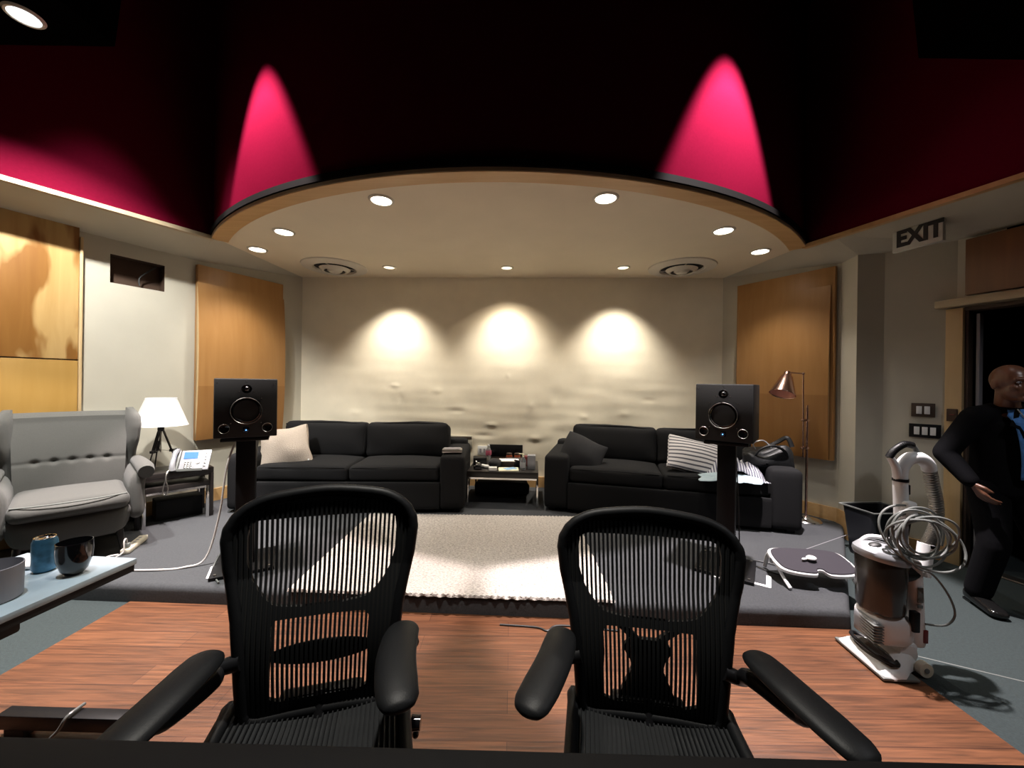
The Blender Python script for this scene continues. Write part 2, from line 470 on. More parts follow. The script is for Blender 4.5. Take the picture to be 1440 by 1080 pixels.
# dark lobby beyond the doorway
bm = nb()
wall_quad(bm, (3.62, 3.14), (4.9, 3.6), 0, 2.6); wall_quad(bm, (4.9, 3.6), (5.4, 2.3), 0, 2.6); wall_quad(bm, (5.4, 2.3), (3.9, 2.0), 0, 2.6)
struct('wall_lobby', bm, 'black_ceiling')
bm = nb(); prism(bm, [(3.62, 3.14), (4.9, 3.7), (5.5, 2.2), (3.88, 1.95)], 2.6, 2.62); struct('ceiling_lobby', bm, 'black_ceiling')

# upper crimson fascia: arc and wings
WL = [TL, (-3.44, 2.57), (-4.0, 1.55), (-4.0, -2.6)]
WR = [TR, (3.14, 2.37), (3.45, 1.3), (3.45, -2.6)]
def coveq(bm, a, b, c, d): q4(bm, (*a, ZC), (*b, ZC), (*c, ZW), (*d, ZW))
bm = nb()
pl = [BL, TL, WL[1], WL[2], WL[3]]; wl = [lp(4.98), lp(3.98), lp(2.80), lp(1.55), (-4.45, -2.6)]
for i in range(4): coveq(bm, pl[i], pl[i + 1], wl[i + 1], wl[i])
struct('ceiling_cove_left', bm, 'side_wall')
bm = nb()
pr = [BR, TR, (2.80, 3.38), (2.93, 3.0), (3.14, 2.37), (3.45, 1.3), (3.45, -2.6)]
wr = [RWP[0], RWP[1], RWP[2], RWP[4], (3.86, 2.30), (4.15, 1.4), (4.15, -2.6)]
for i in range(6): coveq(bm, pr[i], pr[i + 1], wr[i + 1], wr[i])
q4(bm, (*RWP[2], ZW), (*RWP[3], ZW), (*RWP[4], ZW))
struct('ceiling_cove_right', bm, 'side_wall')
ZT = 5.0
NA = 72
arc = [arc_pt(A0 + (A1 - A0) * i / NA) for i in range(NA + 1)]
bm = nb()
for p, q in zip(arc, arc[1:]): wall_quad(bm, p, q, ZC + .05, ZT)
struct('wall_arc_upper', bm, 'red', smooth=True)
bm = nb()
for p, q in zip(WL, WL[1:]): wall_quad(bm, p, q, ZC, ZT)
struct('wall_left_upper', bm, 'red')
bm = nb()
for p, q in zip(WR, WR[1:]): wall_quad(bm, p, q, ZC, ZT)
struct('wall_right_upper', bm, 'red')
# lowered ceiling panel
bm = nb(); prism(bm, arc + [BR, (2.58, 5.1), (-2.73, 5.1), BL], ZC, ZC + .04); struct('ceiling_lowered', bm, 'ceiling')
def ring(bm, r0, r1, z0, z1, n=NA):
    for i in range(n):
        a = A0 + (A1 - A0) * i / n; b = A0 + (A1 - A0) * (i + 1) / n
        P = [arc_pt(a, r0), arc_pt(b, r0), arc_pt(b, r1), arc_pt(a, r1)]
        lo = [bm.verts.new((*p, z0)) for p in P]; hi = [bm.verts.new((*p, z1)) for p in P]
        bm.faces.new(lo); bm.faces.new(hi)
        bm.faces.new((lo[0], lo[1], hi[1], hi[0])); bm.faces.new((lo[2], lo[3], hi[3], hi[2]))
        if i == 0: bm.faces.new((lo[0], lo[3], hi[3], hi[0]))
        if i == n - 1: bm.faces.new((lo[1], lo[2], hi[2], hi[1]))
bm = nb(); ring(bm, AR + .012, AR - .115, ZC - .022, ZC - .001); struct('trim_arc_wood', bm, 'trim_wood', smooth=True)
bm = nb(); ring(bm, AR + .016, AR + .012, ZC - .018, ZC + .006); struct('trim_arc_edge', bm, 'trim_pale', smooth=True)
bm = nb(); ring(bm, AR + .026, AR, ZC + .010, ZC + .055); struct('trim_arc_shade', bm, 'reveal_shade', smooth=True)  # dark strip painted where the bottom of the fascia lies in shade
for nm, W, m in (('trim_wing_left', WL, 'trim_pale'), ('trim_wing_right', WR, 'trim_wood')):
    bm = nb()
    for p, q in zip(W[:3], W[1:4]):
        p = Vector(p); q = Vector(q); c = (p + q) / 2; d = q - p
        box(bm, (c.x, c.y, ZC - .012), (d.length, .05, .034), rz=math.atan2(d.y, d.x))
    struct(nm, bm, m)
# high black ceiling, lower over the sides
bm = nb()
xs = [(-4.6, 3.34), (-2.35, 3.34), (-2.15, ZT), (2.15, ZT), (2.35, 3.34), (4.6, 3.34)]
for (x0, z0), (x1, z1) in zip(xs, xs[1:]): q4(bm, (x0, -2.7, z0), (x1, -2.7, z1), (x1, 2.25, z1), (x0, 2.25, z0))
q4(bm, (-4.6, 2.25, ZT), (4.6, 2.25, ZT), (4.6, 4.6, ZT), (-4.6, 4.6, ZT))
for sx in (-1, 1): q4(bm, (sx * 2.35, 2.25, 3.34), (sx * 4.6, 2.25, 3.34), (sx * 4.6, 2.25, ZT), (sx * 2.15, 2.25, ZT))
struct('ceiling', bm, 'black_ceiling')
bm = nb(); box(bm, (-.95, 1.85, 4.2), (.12, 1.0, .3), rz=.35); struct('ceiling_beam', bm, 'brown_dark')

# baseboards
bm = nb()
def baseboard(bm, p, q, z0, z1, t=.018, side=1):
    p = Vector(p); q = Vector(q); d = q - p; n = Vector((-d.y, d.x)).normalized() * side * t / 2; c = (p + q) / 2 + n
    box(bm, (c.x, c.y, (z0 + z1) / 2), (d.length, t, z1 - z0), rz=math.atan2(d.y, d.x))
baseboard(bm, BL, BR, PZ, PZ + .13, side=-1); struct('baseboard_back', bm, 'base_wood')
bm = nb(); baseboard(bm, lp(4.98), lp(2.5), PZ, PZ + .13, side=1); struct('baseboard_left', bm, 'base_wood')
bm = nb(); baseboard(bm, RWP[0], RWP[1], PZ, PZ + .13, side=-1); baseboard(bm, RWP[1], RWP[2], 0, PZ + .13, side=-1)
baseboard(bm, RWP[2], RWP[3], 0, .13, side=-1); baseboard(bm, RWP[3], RWP[4], 0, .13, side=-1)
struct('baseboard_right', bm, 'base_wood')

# ------------------------------------------------------------------ doorway
dd = (DB - DA); dl = dd.length; drz = math.atan2(dd.y, dd.x)
door = thing('door_frame', 'pale wooden door frame around the dark doorway', 'door frame', (DA.x, DA.y, 0), drz)
# local x along the opening; wall normal into the room is -y here (local)
s_in = -1
def dfo(name, c, s, m, label=None):
    b = nb(); box(b, c, s, bev=.003); o = obj(name, b, m, door)
    if label: o['label'] = label
    return o
dfo('casing', (-.0, s_in * .02, 1.03), (.10, .035, 2.06), 'maple_edge')
dfo('jamb', (.062, .05, 1.03), (.02, .12, 2.06), 'stain', 'dark inner jamb')
dfo('door_edge', (.105, .06, 1.01), (.02, .05, 2.0), 'cupgrey', 'pale edge strip of the jamb')
dfo('casing', (dl, s_in * .02, 1.03), (.10, .035, 2.06), 'maple_edge')
dfo('header', (dl / 2 + .0, s_in * .05, 2.10), (dl + .18, .10, .06), 'trim_pale')
dfo('head_jamb', (dl / 2, .05, 2.05), (dl - .1, .14, .03), 'stain', 'dark head jamb')
dfo('threshold', (dl / 2, .04, .008), (dl - .1, .10, .016), 'steel', 'metal threshold strip')
b = nb(); box(b, (-.0, s_in * .045, 1.20), (.06, .022, .10), bev=.004); o = obj('strike_plate', b, 'recess', door)
b = nb(); box(b, (.005, s_in * .058, 1.205), (.03, .006, .006)); obj('slot', b, 'red_small', o)
# brown board above the door
bb = thing('wood_panel', 'dark brown wooden panel on the wall above the doorway', 'panel', (DA.x, DA.y, 0), drz)
b = nb(); box(b, (.52, -.04, 2.37), (.9, .05, .44), bev=.004); obj('board', b, 'brown_dark', bb)

# switches
def wall_mount(name, label, cat, p, rz, z, group=None): return thing(name, label, cat, (p[0], p[1], z), rz, group)
srz = math.atan2(RWP[4][1] - RWP[3][1], RWP[4][0] - RWP[3][0])
def switch(n, x, y, z, label, plate):
    t = wall_mount('light_switch', label, 'light switch', (x, y), srz, z, 'light switches beside the door')
    w = .045 + n * .047
    b = nb(); box(b, (0, -.004, 0), (w, .008, .115), bev=.002); obj('switch_plate', b, plate, t)
    for i in range(n):
        b = nb(); box(b, ((i - (n - 1) / 2) * .047, -.011, 0), (.033, .008, .066), bev=.002); obj('rocker', b, 'white', t)
switch(2, 3.476, 3.250, 1.23, 'two-gang light switch in a brown plate, upper one beside the door', 'stain')
switch(3, 3.484, 3.242, 1.055, 'three-gang light switch in a black plate, lower one beside the door', 'blk')

# exit sign
ex = thing('exit_sign', 'pale exit sign with black letters hung under the right ceiling edge', 'exit sign', (3.19, 3.04, 2.62), math.atan2(-.30, .08))
b = nb(); box(b, (0, 0, 0), (.315, .035, .19), bev=.006); obj('sign_box', b, 'sign', ex)
b = text_bm('EXIT', .175, .003, .80, .0075)
bmesh.ops.transform(b, matrix=Matrix.Translation((0.015, -.0195, -.0)) @ Euler((PI / 2, 0, 0)).to_matrix().to_4x4(), verts=b.verts)
obj('lettering', b, 'letter', ex, smooth=False)
b = nb(); box(b, (0, 0, .105), (.12, .03, .03)); obj('mount', b, 'sign', ex)

# ------------------------------------------------------------------ acoustic wood panels
def acoustic_panel(name, label, p, q, ztop, zseam, zbot, off=.05, bow=.05, inset=.0, wide=.0):
    p = Vector(p); q = Vector(q); d = q - p; w = d.length
    t = thing(name, label, 'acoustic panel', (p.x, p.y, 0), math.atan2(d.y, d.x), 'maple acoustic panels flanking the back wall')
    b = nb(); box(b, (w / 2, -off / 2 - .01, (ztop + zbot) / 2), (w, off, ztop - zbot), bev=.003); obj('back_board', b, 'maple', t)
    # bowed front sheet in two sections
    zt = ztop - .18
    def surf(z0, z1, thick, w0, w1):
        bmx = nb(); n = 18
        for lay in (0, 1):
            pass
        def f(u, v, s):
            z = z0 + (z1 - z0) * v
            k = (z - zbot) / (zt - zbot)
            bo = bow * math.sin(PI * min(1, max(0, k))) ** .8
            x = w0 + (w1 - w0) * u
            return Vector((x, -off - .012 - bo * (.55 + .45 * math.cos((u - .5) * PI * .9)) - thick * s, z))
        A = grid(bmx, lambda u, v: f(u, v, 0), 12, n); B = grid(bmx, lambda u, v: f(u, v, 1), 12, n, True)
        for i in range(12): 
            bmx.faces.new((A[i][0], A[i + 1][0], B[i + 1][0], B[i][0])); bmx.faces.new((A[i][n], A[i + 1][n], B[i + 1][n], B[i][n]))
        for j in range(n):
            bmx.faces.new((A[0][j], A[0][j + 1], B[0][j + 1], B[0][j])); bmx.faces.new((A[12][j], A[12][j + 1], B[12][j + 1], B[12][j]))
        return bmx
    obj('upper_sheet', surf(zseam, zt, .006, inset, w - inset), 'maple', t)
    obj('lower_sheet', surf(zbot - .0, zseam, .009, inset, w - inset), 'maple_low', t)['label'] = 'darker lower veneer sheet'
    for x in (inset + .004, w - inset - .004):
        b = nb(); n = 16
        def g(u, v):
            z = zbot + (zt - zbot) * v; bo = bow * math.sin(PI * v) ** .8
            return Vector((x, -off * .9 - u * (bo * .6 + .012), z))
        grid(b, g, 1, n); o = obj('edge_strip', b, 'maple_edge', t)
        o.modifiers.new('Solid', 'SOLIDIFY').thickness = .012
    return t
acoustic_panel('acoustic_panel', 'bowed maple acoustic panel on the wall left of the back wall, behind the speaker', lp(3.93), lp(4.72), 2.57, 1.335, .78, inset=-.005, bow=.07)
acoustic_panel('acoustic_panel', 'bowed maple acoustic panel right of the back wall, behind the floor lamp', (2.685, 4.555), (3.165, 3.755), 2.59, 1.335, .70, inset=.03, bow=.05)
# big plywood panel at the far left
pp, qq = Vector(lp(2.1)), Vector(lp(3.19))
d = qq - pp
pw = thing('plywood_panel', 'large figured plywood panel on the left wall behind the armchair', 'panel', (pp.x, pp.y, 0), math.atan2(d.y, d.x))
b = nb(); box(b, (d.length / 2, -.03, 2.11), (d.length, .05, 1.12), bev=.002); obj('upper_board', b, 'ply', pw)['label'] = 'strongly figured upper plywood board'
b = nb(); box(b, (d.length / 2, -.032, .93), (d.length, .054, 1.22), bev=.002); obj('lower_board', b, 'ply_low', pw)['label'] = 'plain lower plywood board'
b = nb(); box(b, (d.length + .012, -.03, 1.46), (.018, .075, 2.2), bev=.002); obj('edge_batten', b, 'maple_edge', pw)

# ------------------------------------------------------------------ ceiling fittings
def downlight(label, x, y, z, m='lens', r=.085, rot=0, group='round recessed downlights in the lowered ceiling'):
    t = thing('downlight', label, 'ceiling light', (x, y, z), rot, group)
    b = nb(); lathe(b, [(r * .84, -.001), (r * .86, -.010), (r, -.010), (r * 1.08, -.004), (r * 1.10, 0)], 32); obj('rim', b, 'vent', t)
    b = nb(); lathe(b, [(0, -.006), (r * .5, -.0065), (r * .86, -.004), (r * .86, -.001)], 28); obj('lens', b, m, t)
    return t
DL = [(-.98, 2.83, 'front left'), (.65, 2.75, 'front right'), (-2.07, 3.46, 'middle left'), (1.79, 3.29, 'middle right'),
      (-2.62, 3.93, 'rearmost left, beside the curve corner,'), (2.42, 3.78, 'rearmost right, beside the curve corner,')]
for x, y, s in DL: downlight('round downlight, ' + s + ' of the lowered ceiling', x, y, ZC)
WD = [(-1.45, 4.48, 'left'), (-.08, 4.43, 'centre'), (1.24, 4.36, 'right')]
for x, y, s in WD: downlight('small wall-washing downlight, ' + s + ' one close to the beige back wall', x, y, ZC, 'lens_dim', .07)
downlight('bright oval-looking downlight in the black ceiling, top left corner', -2.64, 2.06, 3.335, 'lens_cool', .072, group='high ceiling lights')

def vent(label, x, y):
    t = thing('ceiling_vent', label, 'air vent', (x, y, ZC), 0, 'round air diffusers in the lowered ceiling')
    b = nb(); lathe(b, [(.36, 0), (.355, -.012), (.29, -.022), (.235, -.03), (.225, -.012), (.225, 0)], 48); obj('outer_ring', b, 'vent', t)
    b = nb(); lathe(b, [(.224, -.004), (0, -.004)], 40); obj('throat', b, 'blk_matte', t)
    b = nb(); lathe(b, [(.170, -.026), (.135, -.058), (.115, -.054), (.155, -.022), (.170, -.026)], 40); obj('middle_ring', b, 'vent', t)
    b = nb(); lathe(b, [(.085, -.040), (.06, -.066), (0, -.070)], 36); obj('centre_cone', b, 'vent', t)
    b = nb()
    for k in range(3):
        a = k * 2 * PI / 3 + .4; box(b, (.12 * math.cos(a), .12 * math.sin(a), -.012), (.24, .012, .006), rz=a)
    obj('spokes', b, 'vent', t)
vent('round white ceiling air diffuser above the left sofa', -2.09, 4.50)
vent('round white ceiling air diffuser above the right sofa', 1.89, 4.33)

# lights of the place, with added fill spots
WARM = (1, .84, .64); NEU = (1, .95, .86); COOL = (.86, .94, 1.0)
for (x, y, s), p in zip(DL, (72, 72, 72, 64, 62, 50)):
    spot((x, y, ZC - .03), p, 100, .85, (1, .93, .83), .05)
for (x, y, s), p, an in zip(WD, (30, 34, 30), (100, 112, 100)):
    spot((x, y, ZC - .02), p, an, .55, WARM, .03, aim=(x, y + .13, 0))
for (x, y, s), p in zip(WD, (160, 135, 152)):
    spot((x, y - .02, ZC - .03), p, 84, 1.0, (1, .93, .82), .04, aim=(x * 1.05, y + .45, .35))
def fascia_spot(ang, out, power, size, blend, col, z=4.35):
    x, y = arc_pt(ang, AR + out); ax, ay = arc_pt(ang, AR + out - 4.35 * math.tan(D2R(4)))
    spot((x, y, z), power, size, blend, col, .05, aim=(ax, ay, 0))
fascia_spot(-D2R(29.2), .345, 1480, 46, .20, (1, .86, .84))
spot((-2.60, 2.58, 4.9), 820, 41, .5, (1, .96, .90), .05, aim=(-2.72, 2.68, 2))
spot((2.45, 2.25, 4.9), 45, 46, .6, (1, .96, .90), .05, aim=(2.6, 2.3, 2))
fascia_spot(D2R(24.4), .345, 2080, 46, .20, (1, .90, .90))
spot((-2.64, 2.06, 3.31), 520, 100, .6, (1, .98, .93), .05, aim=(-3.4, 2.95, .8))
spot((-1.5, .9, 4.9), 420, 30, .8, (.85, .93, 1), .06, aim=(-1.65, 1.1, .7))  # added fill without a fixture, brightens the side desk
spot((2.9, .5, 3.3), 60, 130, .5, (.97, .97, 1), .05)
spot((-.2, 1.15, 4.9), 850, 46, .95, NEU, .08)  # added general fill, evens out the wood floor and rug front

# ------------------------------------------------------------------ rug
bm = nb()
def rug_f(u, v):
    x = -1.36 + 1.99 * u; y = 2.315 + 1.42 * v
    e = min(u, 1 - u, v, 1 - v)
    x += .006 * math.sin(v * 95) * (1 if u in (0, 1) else 0) ; 
    if v in (0, 1): y += .007 * noise.noise(Vector((x * 30, v * 9, 0))) * 2
    y += -.035 * (x + .36) * (1 - v)
    z = PZ + .016 + .004 * math.sin(v * 2 * PI * 46 + .8 * math.sin(u * 2 * PI * 34)) * math.cos(u * 2 * PI * 60) + .002 * noise.noise(Vector((x * 60, y * 60, 0)))
    if e <= 0: z = PZ + .003
    return Vector((x, y, z))
grid(bm, rug_f, 300, 230)
for v in [v for v in bm.verts if v.is_boundary]: pass
be = [e for e in bm.edges if e.is_boundary]
ex_ = bmesh.ops.extrude_edge_only(bm, edges=be)
for g in ex_['geom']:
    if isinstance(g, bmesh.types.BMVert): g.co.z = PZ + .001
rug = tag(obj('area_rug', bm, 'rug'), 'chunky woven pale beige rug on the carpeted platform', 'rug')

# ------------------------------------------------------------------ sofas
def make_sofa(label, loc, rz):
    t = thing('sofa', label, 'sofa', loc, rz, 'charcoal two-cushion sofas')
    W, D, AW = 2.30, .93, .25
    b = nb(); soft(b, (0, .03, .175), (W - .3, D - .12, .25), .03, n=10); obj('base', b, 'sofa', t)
    b = nb(); soft(b, (0, -D / 2 + .02 + .0, .17), (W - 2 * AW + .01, .04, .27), .012, n=8); obj('front_panel', b, 'sofa', t)
    for s in (-1, 1):
        b = nb(); soft(b, (s * (W / 2 - AW / 2), 0, .30), (AW, D, .54), .045, bulge=(.004, .006, .012), n=12); obj('armrest', b, 'sofa', t)
        b = nb(); soft(b, (s * (W / 4 - AW / 2), -.075, .375), (W / 2 - AW - .006, D - .21, .16), .045, bulge=(0, .014, .028), n=16, wob=.006, seed=s + 3); c = obj('seat_cushion', b, 'sofa', t)
        b = nb()
        xx = W / 2 - AW - .02
        y0 = -.075 - (D - .21) / 2 - .004
        tube(b, [(s * (W / 4 - AW / 2) - xx / 2 + .03, y0 + .012, .437), (s * (W / 4 - AW / 2), y0 - .006, .446), (s * (W / 4 - AW / 2) + xx / 2 - .03, y0 + .012, .437)], .005, 6, smooth=5); obj('piping', b, 'sofa', c)
        b = nb(); soft(b, (s * (W / 4 - AW / 2 + .01), .19, .625), (W / 2 - AW + .02, .21, .40), .06, bulge=(.006, .035, .016), n=16, rx=-.17, wob=.012, seed=s * 2 + 5); c = obj('back_cushion', b, 'sofa', t)
        b = nb(); cx = s * (W / 4 - AW / 2 + .01); hw = (W / 2 - AW) / 2
        mt_ = T((cx, .19, .625), rx=-.17)
        tube(b, [mt_ @ Vector(p) for p in ((-hw + .01, -.085, -.12), (-hw + .015, -.082, .14), (-hw + .05, -.08, .178), (0, -.085, .197), (hw - .05, -.08, .178), (hw - .015, -.082, .14), (hw - .01, -.085, -.12))], .0045, 6, smooth=6)
        obj('piping', b, 'sofa', c)
    b = nb(); soft(b, (0, D / 2 - .09, .33), (W - .06, .18, .60), .04, n=10); obj('back_frame', b, 'sofa', t)
    for sx in (-1, 1):
        for sy in (-1, 1):
            b = nb(); box(b, (sx * (W / 2 - .08), sy * (D / 2 - .08), .02), (.06, .06, .04)); obj('leg', b, 'blk', t)
    return t
make_sofa('charcoal fabric sofa on the left with a beige pillow at its end', (-1.625, 4.225, PZ), D2R(2.4))
make_sofa('charcoal fabric sofa on the right, angled, with striped cloth and a bag on it', (1.565, 4.09, PZ), D2R(-14.5))

def pillow(name, label, loc, s, m, rz=0, rx=0, ry=0, seed=0, wob=.02):
    b = nb(); soft(b, (0, 0, 0), (s[0], s[1] * .35, s[2]), .012, bulge=(-.035, s[1] * .5, -.035), n=16, wob=wob, seed=seed)
    o = obj(name, b, m); o.location = loc; o.rotation_euler = (rx, ry, rz)
    return tag(o, label, 'pillow')
p1 = pillow('throw_pillow', 'beige cotton throw pillow leaning at the left end of the left sofa', (-2.33, 3.97, .715), (.46, .15, .40), 'beige_fabric', rz=.25, rx=-.35, ry=-.17, seed=2, wob=.03)
b = nb(); 
for k, (x, z) in enumerate(((-.21, -.175), (-.215, .17), (.21, -.17))):
    ellipsoid(b, (x, -.01, z), (.018, .012, .022), 10, 6)
obj('corner_tassels', b, 'white', p1)
p2 = pillow('throw_pillow', 'black pillow with pale piping slumped in the left corner of the right sofa', (.75, 4.05, .665), (.44, .14, .37), 'black_fabric', rz=-.30, rx=-.45, ry=.38, seed=5)
b = nb(); tube(b, [(-.20, -.012, .165), (-.08, -.018, .150), (.06, -.018, .150), (.195, -.012, .165)], .004, 6, smooth=4); obj('pale_piping', b, 'beige_fabric', p2)

# striped pillow, crumpled striped garment, pale cloth, black bag on the right sofa
p3 = pillow('striped_pillow', 'grey and white striped pillow leaning on the right sofa behind the speaker stand', (1.86, 3.80, .70), (.60, .13, .38), 'strip_fab', rz=-.25, rx=-.75, ry=.20, seed=9, wob=.012)
M['strip_fab'].node_tree.nodes['Separate XYZ'].outputs
for l in list(M['strip_fab'].node_tree.links):
    if l.from_node.type == 'SEPXYZ': 
        mu = l.to_node; M['strip_fab'].node_tree.links.new(l.from_node.outputs['Z'], mu.inputs[0])
def heap(name, label, cat, c, s, m, seed, h=.1, rz=0, n=60, fold=7):
    b = nb()
    def f(u, v):
        x = (u - .5) * 2; y = (v - .5) * 2
        r = min(1, math.hypot(x, y) / 1.25)
        rad = 1 + .18 * noise.noise(Vector((x * 1.5 + seed, y * 1.5, seed)))
        env = max(0, 1 - r ** 2.2)
        z = env * h * (.65 + .5 * noise.noise(Vector((x * 1.8, y * 1.8, seed * 3)))) + env * .030 * (1 - abs(noise.noise(Vector((x * fold * .5 + y * 1.2, y * 1.4 - x, seed)))) * 2.2)
        return Vector((x * s[0] / 2 * rad, y * s[1] / 2 * rad, max(.002, z)))
    grid(b, f, n, n)
    o = obj(name, b, m); o.location = c; o.rotation_euler[2] = rz
    sm = o.modifiers.new('Solid', 'SOLIDIFY'); sm.thickness = .005
    return tag(o, label, cat)
heap('striped_shirt', 'crumpled striped shirt heaped on the right sofa between striped pillow and black bag', 'clothing', (2.14, 3.72, .55), (.50, .46), 'strip_thin', 4, .26, rz=-.3)
heap('folded_cloth', 'pale blue and white cloth lying on the seat edge of the right sofa', 'cloth', (1.98, 3.50, .563), (.50, .28), 'cloth_pale', 8, .035, rz=-.25)
bag = thing('shoulder_bag', 'slouched black leather bag with handles on the right arm of the right sofa', 'bag', (2.43, 3.66, .60), -.25)
b = nb(); soft(b, (0, 0, .115), (.40, .26, .23), .09, bulge=(.01, .03, .02), n=20, wob=.055, seed=3); 
for v in b.verts:
    if v.co.z > .12: v.co.x *= 1 + (v.co.z - .12) * 1.2; v.co.z += .035 * math.sin(v.co.x * 16)
obj('bag_body', b, 'leather', bag)
b = nb(); tube(b, [(-.15, -.10, .13), (-.10, -.15, .23), (0, -.16, .27), (.10, -.14, .22), (.13, -.10, .13)], .010, 8, smooth=6, sx=1.7); obj('handle', b, 'leather', bag)
b = nb(); tube(b, [(-.02, .06, .2), (.10, .04, .28), (.17, .0, .33), (.20, -.03, .25)], .012, 8, smooth=6, sx=1.7); obj('handle', b, 'leather', bag)
b = nb(); tube(b, [(-.10, -.02, .21), (-.12, -.03, .27), (-.04, -.04, .30), (.02, -.05, .24)], .006, 8, smooth=5); obj('pale_strap', b, 'silver', bag)

rd = thing('handheld_device', 'small grey box-like device lying on the right arm of the left sofa', 'device', (-.60, 3.93, PZ + .585), .12)
b = nb(); box(b, (0, 0, .018), (.20, .12, .034), bev=.008); obj('case', b, 'steel', rd)
b = nb(); box(b, (0, .0, .038), (.17, .09, .008), bev=.003); obj('lid', b, 'cupgrey', rd)

# ------------------------------------------------------------------ speakers on stands
def speaker(label, loc, rz):
    t = thing('studio_monitor', label, 'speaker', loc, rz, 'cube studio monitors on stands')
    W, D, H = .35, .34, .39
    b = nb(); box(b, (0, 0, H / 2 + .012), (W, D, H), bev=.006); obj('cabinet', b, 'blk', t)
    b = nb(); box(b, (0, -D / 2 - .006, H / 2 + .012), (W - .006, .014, H - .006), bev=.004); obj('front_baffle', b, 'blk_matte', t)
    F = Matrix.Translation((0, -D / 2 - .013, 0)) @ Euler((PI / 2, 0, 0)).to_matrix().to_4x4()
    def lz(prof, x, z): bb = nb(); lathe(bb, prof, 40, mt=Matrix.Translation((x, -D / 2 - .013, z)) @ Euler((PI / 2, 0, 0)).to_matrix().to_4x4()); return bb
    wf_ = obj('woofer', lz([(.094, 0), (.093, .007), (.086, .010), (.081, .006), (.074, .009), (.067, -.002), (.033, -.026), (.031, -.018), (.018, -.010), (0, -.006)], 0, .190), 'blk_gloss', t)
    obj('surround', lz([(.088, .009), (.0865, .0120), (.084, .009)], 0, .190), 'steel', wf_)
    obj('tweeter', lz([(.030, 0), (.028, .004), (.016, .001), (.013, .004), (.008, .008), (0, .010)], 0, .335), 'blk_gloss', t)
    b = nb(); ellipsoid(b, (0, -D / 2 - .022, .345), (.006, .004, .004), 10, 6); obj('tweeter_bridge', b, 'silver', t)
    for s in (-1, 1): obj('bass_port', lz([(.034, 0), (.033, .004), (.028, .003), (.024, .001), (0, .001)], s * .118, .075), 'blk_gloss', t)
    for s in (-1, 1): obj('port_rim', lz([(.031, .003), (.0295, .0045), (.028, .003)], s * .118, .075), 'steel', t)
    b = nb()
    for x, z in [(-.155, .37), (.155, .37), (-.083, .272), (.083, .272), (-.083, .108), (.083, .108), (-.04, .318), (.04, .318), (0, .385)]:
        cone(b, (x, -D / 2 - .012, z), (x, -D / 2 - .016, z), .0035, seg=8)
    obj('screws', b, 'steel', t)
    lb = nb(); box(lb, (0, -D / 2 - .014, .062), (.034, .004, .034), bev=.002); bd = obj('badge', lb, 'recess', t)
    bd.data.materials[0] = M['blk_gloss']
    b = nb(); ellipsoid(b, (0, -D / 2 - .018, .062), (.0045, .002, .0045), 10, 6); obj('status_light', b, 'led', bd)
    b = nb(); lathe(b, [(.011, 0), (.012, .002), (.013, 0)], 24, mt=Matrix.Translation((0, -D / 2 - .0165, .062)) @ Euler((PI / 2, 0, 0)).to_matrix().to_4x4()); obj('emblem_ring', b, 'steel', bd)
    return t
def stand(label, x, y, rz, ztop):
    t = thing('speaker_stand', label, 'speaker stand', (x, y, PZ), rz, 'black speaker stands')
    H = ztop - PZ
    b = nb(); box(b, (0, 0, .012), (.36, .38, .022), bev=.004); obj('base_plate', b, 'blk', t)
    b = nb(); box(b, (0, 0, H / 2), (.115, .115, H - .03), bev=.008); obj('column', b, 'blk_soft', t)
    b = nb(); box(b, (0, 0, H - .012), (.27, .27, .02), bev=.003); obj('top_plate', b, 'blk', t)
    for sx in (-1, 1):
        for sy in (-1, 1):
            b = nb(); cone(b, (sx * .15, sy * .16, .021), (sx * .15, sy * .16, .03), .008, seg=10); obj('bolt', b, 'steel', t)
    return t
SX, SY = -1.855, 2.70
stand('black speaker stand on the left of the platform, under the left monitor', SX, SY, D2R(30), 1.012)
speaker('black cube studio monitor on the left stand, in front of the left sofa', (SX, SY, 1.008), D2R(33))
SX2, SY2 = 1.545, 2.75
stand('black speaker stand on the right of the platform, under the right monitor', SX2, SY2, D2R(-34), 1.022)
speaker('black cube studio monitor on the right stand, in front of the right sofa', (SX2, SY2, 1.018), D2R(-38))
# white tape marks around the stand bases
def tape(label, x, y, rz, sx, sy):
    b = nb(); box(b, (sx * .08, 0, .001), (.18, .028, .002)); box(b, (0, sy * .08, .0014), (.028, .18, .002))
    o = obj('floor_tape', b, 'tape', smooth=False); o.location = (x, y, PZ + .001); o.rotation_euler[2] = rz
    tag(o, label, 'floor marking', 'white tape corner marks')
tape('white L-shaped tape mark at the front left of the left speaker stand', -1.955, 2.505, D2R(30), 1, 1)
tape('white L-shaped tape mark at the right of the left speaker stand', -1.67, 2.70, D2R(30), -1, 1)
tape('white L-shaped tape mark at the left of the right speaker stand', 1.40, 2.62, D2R(-34), 1, 1)
tape('white L-shaped tape mark at the front right of the right speaker stand', 1.68, 2.49, D2R(-34), -1, 1)
